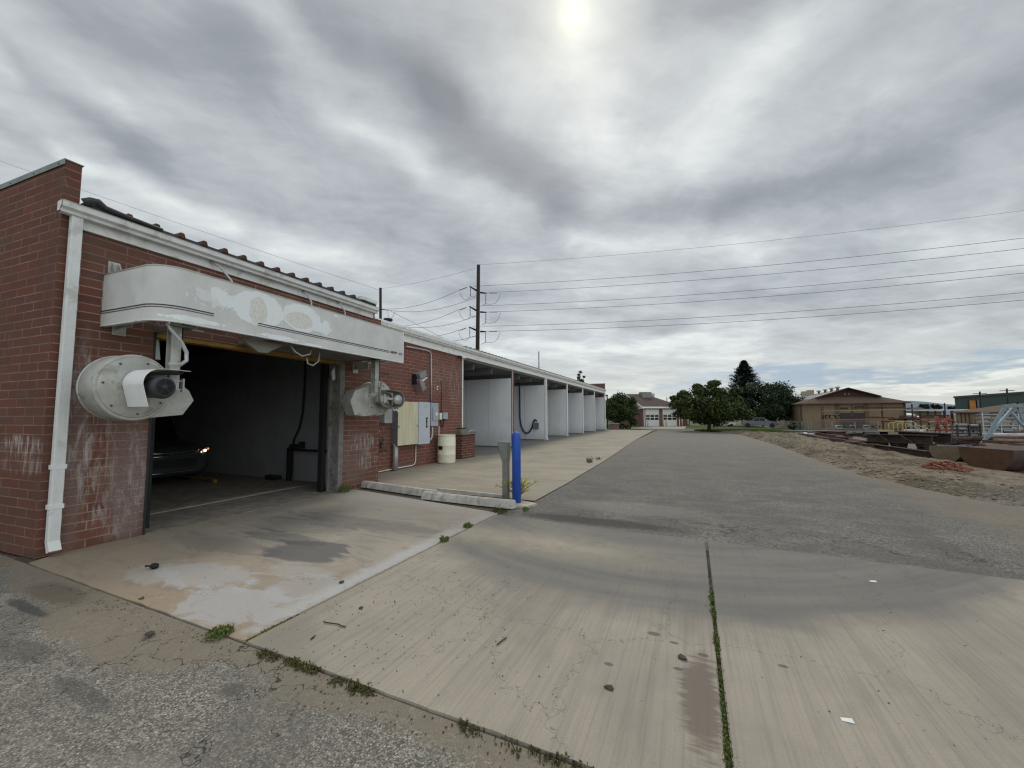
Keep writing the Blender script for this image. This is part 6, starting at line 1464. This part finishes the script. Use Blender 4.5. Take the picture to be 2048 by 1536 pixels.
PALE = plain('pale_metal_stock', (.40, .40, .40), .5, .3); GREYS = plain('grey_metal_stock', (.18, .19, .19), .5, .3); PINKW = plain('pinkish_white_stock', (.42, .32, .32), .7)
R1 = (829, 836, 844, 851, 858, 865); shelf('storage_rack', 'galvanised storage rack at the right edge under the brown roof', 1962, 2070, R1, (1964, 2000, 2036, 2068), at(2000, 872).y+3, GALV, None, 1, 'racks in the right of the yard')
stock(R1, 1964, 2066, at(2000, 872).y+3, [PALE, GREYS, GALV, GREYS], 5, 'the galvanised rack', 'stock on the galvanised rack')
R2 = (853, 860, 867, 873); shelf('storage_rack', 'dark low rack of plates left of the blue-grey gantry', 1912, 1962, R2, (1914, 1938, 1960), at(1930, 878).y, DARKM, None, 1, 'racks in the right of the yard')
stock(R2, 1914, 1960, at(1930, 878).y, [GREYS, RUST2, PALE], 6, 'the dark low rack', 'stock on the dark low rack')
R3 = (846, 854, 862, 870); shelf('storage_rack', 'low rack with pale and pinkish stock behind the red frame', 1840, 1910, R3, (1842, 1876, 1908), at(1880, 872).y+2.5, RUST, None, 1, 'racks in the right of the yard')
stock(R3, 1842, 1908, at(1880, 872).y+2.5, [PINKW, PALE, RUST2, RUST, GREYS], 7, 'low rack behind red frame', 'stock on the low rack')
R4 = (832, 846); stock(R4[1:], 1765, 1835, YR+1.5, [RUST, RUST2], 9, 'rack behind yellow rails', 'stock behind the yellow rails')
for (px, py, w_, h_, mm, lb) in ((1924, 876, 17, 5, BLACK, 'low black heap beside the ladder frame'), (1950, 877, 13, 8, BLACK, 'black heap at the foot of the ladder frame'), (2013, 868, 22, 10, TARP, 'pale blue grey tank under the galvanised rack'), (1986, 870, 12, 2.5, SK, 'small white board left of the pale tank'), (2035, 862, 6, 9, PALE, 'small pale gas bottle at the right rack foot'), (1903, 866, 14, 6, SK, 'crumpled white sheet bundle behind the red frame')):
    q = at(px, py+3); s_ = depth(q)/790; mb = MB(); mb.lathe([(.0, 0), (.5, 0), (.5, .55), (.38, .9), (0, 1)], (0, 0, 0), 'Z', 10); mb.move(Matrix.Translation(q) @ Matrix.Diagonal((w_*s_, w_*s_*.6, h_*s_, 1))); tag(mb.build('yard_scrap', mm, loc=tuple(q)), lb, 'scrap')
# blue grey gantry frame
gt = thing('gantry_frame', 'blue-grey steel A frame gantry standing over the pipes at right', 'gantry', tuple(at(1958, 899)))
Yq = at(1958, 899).y; f0 = aty(1961, 894, Yq)
for (p, q, o0, o1) in (((1960, 892), (1973, 875), 0, 0), ((1973, 876), (2009, 815), 0, .0), ((1973, 876), (2030, 812), 0, .6), ((2014, 815), (2046, 852), 2.2, 1.6), ((2038, 815), (2052, 858), 2.2, 2.2)):
    a, c = aty(*p, Yq+o0), aty(*q, Yq+o1); mb = MB(); mb.ibeam(a, c, .10, .16, .02) if False else mb.bar(a, c, .10, .13, .004); mb.build('leg', BLUEGREY, gt)
mb = MB(); mb.box(f0.x-.3, f0.x+.22, Yq-.15, Yq+.15, f0.z-.06, f0.z-.02); mb.build('foot_plate', plain('pale_foot', (.4, .42, .42), .6), gt)
a, c = aty(2006, 812, Yq), aty(2100, 811, Yq); mb = MB(); mb.bar(a, c, .14, .17, .005); mb.build('top_beam', BLUEGREY, gt)
a, c = aty(2034, 805, Yq), aty(2100, 806, Yq+.4); mb = MB(); mb.bar(a, c, .16, .06); mb.bar(aty(2035, 806, Yq), aty(2036, 818, Yq), .05, .05); mb.build('clamp', DARKM, gt)

# ------------------------------------------------------------------ rubble, stones, weeds, litter
def rock(mb, c, s, fl=.6):
    r = bmesh.ops.create_icosphere(mb.bm, subdivisions=1, radius=s); a = Vector(c); rr = Matrix.Rotation(random.uniform(0, 6.28), 3, 'Z')
    for v in r['verts']:
        v.co *= random.uniform(.75, 1.2); v.co.z *= fl; v.co.x *= 1.3; v.co = rr @ v.co + a
random.seed(31); mb = MB(); q = at(1895, 944)
for k in range(170):
    r_ = random.random()**.6; a = random.uniform(0, 6.28); x = q.x+math.cos(a)*r_*.42; y = q.y+math.sin(a)*r_*.45; z = zground(x, y)+max(0, .20*(1-r_))*random.random()**.6
    mb.box(x-.05*random.uniform(.4, 1), x+.05*random.uniform(.4, 1), y-.03, y+.03, z, z+.035, rot=Matrix.Rotation(random.uniform(0, 6), 3, 'Z') @ Matrix.Rotation(random.uniform(-.6, .6), 3, 'X'))
tag(mb.build('brick_rubble', REDBR, loc=tuple(q)), 'small heap of broken orange red brick on the dirt bank', 'rubble', kind='stuff')
mb = MB()
for k in range(2600):
    y = 6.5 + 30*random.random()**1.5; e = redge(y); x = e + abs(random.gauss(0, 1.3))-.1
    if x > 9: continue
    rock(mb, (x, y, zground(x, y)+.004), random.uniform(.008, .03)*(1+y*.03))
tag(mb.build('gravel', plain('pale_gravel', (.22, .185, .14), .9, var=.4, scale=1.5, fine=10)), 'loose stones strewn over the dirt bank', 'gravel', kind='stuff')
mb = MB()
for k in range(620):
    x = random.uniform(-6, 5); y = random.uniform(1.8, 5.2)
    if random.random() < .6: x = random.gauss(-2.0, .5); y = random.gauss(2.6, .6)
    if not (1.8 < y < 5.2): continue
    rock(mb, (x, y, .015), random.uniform(.0018, .0048), .5)
for k in range(260):
    x = random.uniform(-4.5, 0); y = 1.66+random.gauss(0, .07)
    if y > 1.74: continue
    rock(mb, (x, y, .004), random.uniform(.002, .0055), .5)
tag(mb.build('grit', plain('dark_grit', (.07, .055, .045), .9)), 'small dark grit scattered over the concrete', 'grit', kind='stuff')
# twigs and bits one can point at
def bit(name, label, cat, pts, r_, mat):
    P = [gz(px, py, .02) for px, py in pts]; mb = MB(); mb.tube(P, r_, 5); tag(mb.build(name, mat, loc=tuple(P[0])), label, cat)
TW = plain('dark_twig', (.05, .035, .025), .9)
bit('twig', 'thin curved twig on the concrete right of the long joint, nearest the left', 'twig', [(648, 1244), (660, 1246), (676, 1248), (684, 1252), (692, 1254)], .004, TW)
bit('twig', 'short straight twig on the middle of the driveway slab', 'twig', [(994, 1289), (1003, 1282), (1013, 1275)], .004, TW)
bit('twig', 'tiny dark twig left of the curved twig', 'twig', [(622, 1278), (627, 1274), (630, 1271)], .005, TW)
q = gz(308, 1135, .02); mb = MB(); mb.lathe([(.0, -.045), (.024, -.03), (.03, 0), (.022, .025), (.008, .04), (.007, .075), (.012, .08), (0, .085)], (0, 0, 0), 'Y', 12); mb.move(Matrix.Translation(q+Vector((0, 0, .015))) @ Matrix.Rotation(R(115), 4, 'Z')); tag(mb.build('rubber_bulb', BLACK, loc=tuple(q)), 'small black rubber bulb lying on the apron before the bay', 'litter')
for (px, py, s_, lb) in ((683, 1165, .020, 'grey pebble on the whitish strip left of the long joint'), (1218, 1377, .022, 'brown pebble in the middle of the near driveway slab'), (1365, 1317, .026, 'dark flat stone left of the weedy joint'), (722, 1217, .02, 'grey lump near the twigs on the driveway'), (300, 1270, .03, 'dark blue grey lump on the sandy asphalt')):
    q = gz(px, py, .012); mb = MB(); rock(mb, q+Vector((0, 0, s_*.3)), s_, .5); tag(mb.build('stone', plain('stone_%d' % px, (.07, .06, .055), .9), loc=tuple(q)), lb, 'stone')
for (px, py, lb) in ((1745, 1163, 'small white scrap of paper far out on the right slab'), (1693, 1441, 'small white scrap near the bottom right')):
    q = gz(px, py, .014); mb = MB(); mb.quad(q+Vector((-.02, -.01, 0)), q+Vector((.03, -.012, .002)), q+Vector((.025, .014, .008)), q+Vector((-.022, .012, .001))); tag(mb.build('paper_scrap', WPLAS, loc=tuple(q)), lb, 'litter')
def blades(mb, c, n, rad, h_, sz):
    for k in range(n):
        a = random.uniform(0, 6.28); r_ = rad*random.random()**.5; p = Vector(c)+Vector((math.cos(a)*r_, math.sin(a)*r_, 0)); hh_ = h_*random.uniform(.4, 1.1)*(1-.5*r_/rad)
        d = Vector((math.cos(a), math.sin(a), 0))*random.uniform(0, .5)*hh_; w_ = Vector((-math.sin(a), math.cos(a), 0))*sz*.5; m_ = p+d*.5+Vector((0, 0, hh_*.6))
        mb.bm.faces.new([mb.bm.verts.new(v) for v in (p-w_*.4, p+w_*.4, m_+w_, p+d+Vector((0, 0, hh_)), m_-w_)])
        if random.random() < .7: leafq(mb, p+d*.7+Vector((0, 0, hh_*random.uniform(.5, 1))), sz*2.2)
def weedline(name, label, pts, mat, n, spread, h_, sz, seed):
    random.seed(seed); mb = MB()
    for k in range(n):
        t = random.random(); (x0, y0), (x1, y1), den = random.choices(pts, weights=[p[2] for p in pts])[0]
        x = x0+(x1-x0)*t; y = y0+(y1-y0)*t; hh_ = h_*(.3+1.0*max(0, mnoise.noise(Vector((x*4, y*4, seed)))+.35))
        if mnoise.noise(Vector((x*6.5, y*6.5, seed*3))) < (-.2 if name == 'edge_weeds' else -.3): continue
        blades(mb, (x+random.gauss(0, spread), y+random.gauss(0, spread), -.008), 3, .02, hh_, sz)
    return tag(mb.build(name, mat, fixn=False), label, 'weeds', kind='stuff')
weedline('joint_weeds', 'strip of green weeds filling the joint between the driveway slabs', [((.103, 3.85), (.10, 3.1), .8), ((.10, 3.1), (.10, 1.8), 3), ((.10, 5.3), (.10, 3.8), .05)], WEED, 1100, .008, .035, .009, 41)
weedline('edge_weeds', 'ragged weeds along the near edge of the driveway', [((-2.55, 1.735), (-2.05, 1.745), 1.3), ((-2.0, 1.735), (-1.35, 1.745), 1.6), ((-1.35, 1.74), (-.3, 1.74), .7), ((-.3, 1.74), (.6, 1.74), .4)], leaf_mat('ragged_weed_leaves', (.08, .085, .03), (.12, .11, .045), (.16, .13, .06)), 620, .016, .07, .010, 42)
weedline('joint_weeds', 'low creeping weeds in the near end of the long slab joint', [((-2.76, 1.78), (-2.76, 2.15), 1)], WEED, 150, .012, .035, .012, 43)
def weed(label, x, y, n, rad, h_, sz, mat, seed):
    random.seed(seed); mb = MB(); blades(mb, (x, y, .005), n, rad, h_, sz); return tag(mb.build('weed', mat, loc=(x, y, 0), fixn=False), label, 'weed')
q = gz(440, 1270, 0); weed('bushy green weed at the near corner of the stained apron', q.x, q.y, 150, .085, .05, .013, WEED, 51)
q = gz(889, 1084, 0); weed('leafy green weed in the long joint, middle one', q.x, q.y, 90, .05, .09, .016, WEED, 52)
q = gz(936, 1055, 0); weed('dark green weed in the long joint, far one', q.x, q.y, 90, .06, .07, .016, WEED, 53)
q = gz(1000, 1024, 0); weed('low mossy weed at the foot of the near wheel stop', q.x, q.y, 160, .13, .06, .014, leaf_mat('mossy', (.06, .07, .03), (.09, .09, .04), (.1, .12, .04)), 54)
q = gz(1052, 1021, 0); weed('small weed beside the footing of the blue bollard', q.x, q.y, 60, .05, .06, .014, WEED, 55)
q = gz(685, 984, 0); weed('green weed at the foot of the steel door jamb', q.x+.05, q.y, 110, .10, .22, .018, WEED, 56)
q = gz(745, 968, 0); weed('small weed behind the far wheel stop at the brick corner', q.x, q.y, 60, .06, .12, .018, WEED, 57)
q = gz(1180, 926, 0); weed('dry sprig on the edge between plaza and asphalt', q.x, q.y, 50, .10, .24, .022, DRYG, 58)
q = gz(1197, 920, 0); weed('low green sprig on the plaza edge behind the dry sprig', q.x, q.y, 30, .10, .12, .02, WEED, 59)
q = gz(282, 1200, 0); weed('tiny weed in the crack at the front edge of the apron', q.x, q.y, 20, .02, .02, .012, WEED, 60)
yf = thing('flowering_weed', 'yellow flowering weed growing behind the blue bollard', 'plant', (-2.9, 6.55, 0))
random.seed(61); mbs = MB(); mbf = MB(); mbl = MB()
for k in range(30):
    a = random.uniform(0, 6.28); L_ = random.uniform(.12, .42); tip = Vector((-2.88+math.cos(a)*L_, 6.60+math.sin(a)*L_*.6, random.uniform(.22, .40))); mid = Vector((-2.88+math.cos(a)*L_*.3, 6.6, tip.z*.55))
    mbs.tube([Vector((-2.88, 6.60, 0)), mid, tip], .005, 4)
    for j in range(26): leafq(mbf, tip+rnd_dir()*.05*random.random(), .028)
    for j in range(8): leafq(mbl, Vector((-2.88, 6.6, 0)).lerp(mid, random.random())+rnd_dir()*.03, .03)
mbs.build('stem', DRYG, yf); mbf.build('flower', YFLOW, yf, fixn=False); mbl.build('leaf', WEED, yf, fixn=False)
mb = MB(); random.seed(62)
for k in range(5200):
    y = 36.6+20*random.random(); xl2 = interp([(36.5, 2.6), (38, 1.0), (41, .3), (47, 1.1), (57, 4.5)], y); x = random.uniform(xl2-.15, xl2+7)
    p = Vector((x, y, hg(x, y)+.02)); h_ = random.uniform(.05, .14); w_ = .05
    mb.tri(p-Vector((w_, 0, 0)), p+Vector((w_, 0, 0)), p+Vector((random.uniform(-.05, .05), random.uniform(-.05, .05), h_)))
tag(mb.build('grass', GRASSM, fixn=False), 'rough grass at the end of the asphalt lot', 'grass', kind='stuff')

# more stock lying in the yard
random.seed(77)
ords = ['first', 'second', 'third', 'fourth', 'fifth', 'sixth', 'seventh', 'eighth', 'ninth', 'tenth', 'eleventh', 'twelfth', 'thirteenth', 'fourteenth', 'fifteenth', 'sixteenth', 'seventeenth', 'eighteenth']
def scatter(n, px0, px1, py0, py1, l0, l1, mats, name, label, cat, grp, r0, r1, lift, slope=.0):
    for i in range(n):
        px = px0+(px1-px0)*i/(n-1); py = random.uniform(py0, py1); a = at(px, py+4); Y = a.y; L_ = random.uniform(l0, l1)
        A = aty(px, py, Y); C_ = aty(px+L_, py+slope*L_+random.uniform(-1.5, 1.5), Y+random.uniform(-.6, .6)); r_ = random.uniform(r0, r1); mb = MB(); k = i % 3
        if k == 0: mb.tube([A, C_], r_, 10)
        elif k == 1: mb.ibeam(A, C_, r_*2, r_*2.2, .02)
        else: mb.bar(A, C_, r_*2.2, r_*1.1, .004)
        tag(mb.build(name, mats[i % len(mats)], loc=tuple(A)), label % ords[i], cat, grp)
scatter(16, 1872, 2030, 879, 889, 28, 70, [RUST, RUST2, RUST, DARKM, RUSTO, RUST2, TANBEAM, RUST], 'rusty_bar', '%s rusty length from the left behind the round troughs', 'steel bar', 'rusty lengths behind the troughs', .06, .13, 0, .02)
scatter(14, 1690, 1900, 857, 864, 14, 34, [DARKM, RUST2, GREYS, RUST, PALE, RUST2, DARKM], 'scrap_length', '%s scrap length from the left on the ground before the tan warehouse', 'scrap', 'scrap on the ground before the warehouse', .08, .20, 0, .0)
scatter(18, 1845, 2040, 846, 872, 10, 26, [RUST, PALE, RUST2, REDP, GREYS, DARKM, PINKW, RUST2], 'stock_piece', '%s loose stock piece from the left among the right hand racks', 'metal stock', 'loose stock among the racks', .06, .16, 0, .0)
for k in range(6):
    Yt = at(1985, 930).y+.3+.12*k; A = aty(1938+k*13, 894-(k % 3)*3, Yt); C_ = aty(1990+k*16, 901-(k % 3)*4, Yt+.5); mb = MB(); mb.bar(A, C_, .16, .09, .004)
    tag(mb.build('loose_plank', (RUST2, RUST, TANBEAM, RUST2, DARKM, RUST)[k], loc=tuple(A)), '%s loose strip from the left lying across the big trough' % ords[k], 'steel strip', 'loose strips on the big trough')
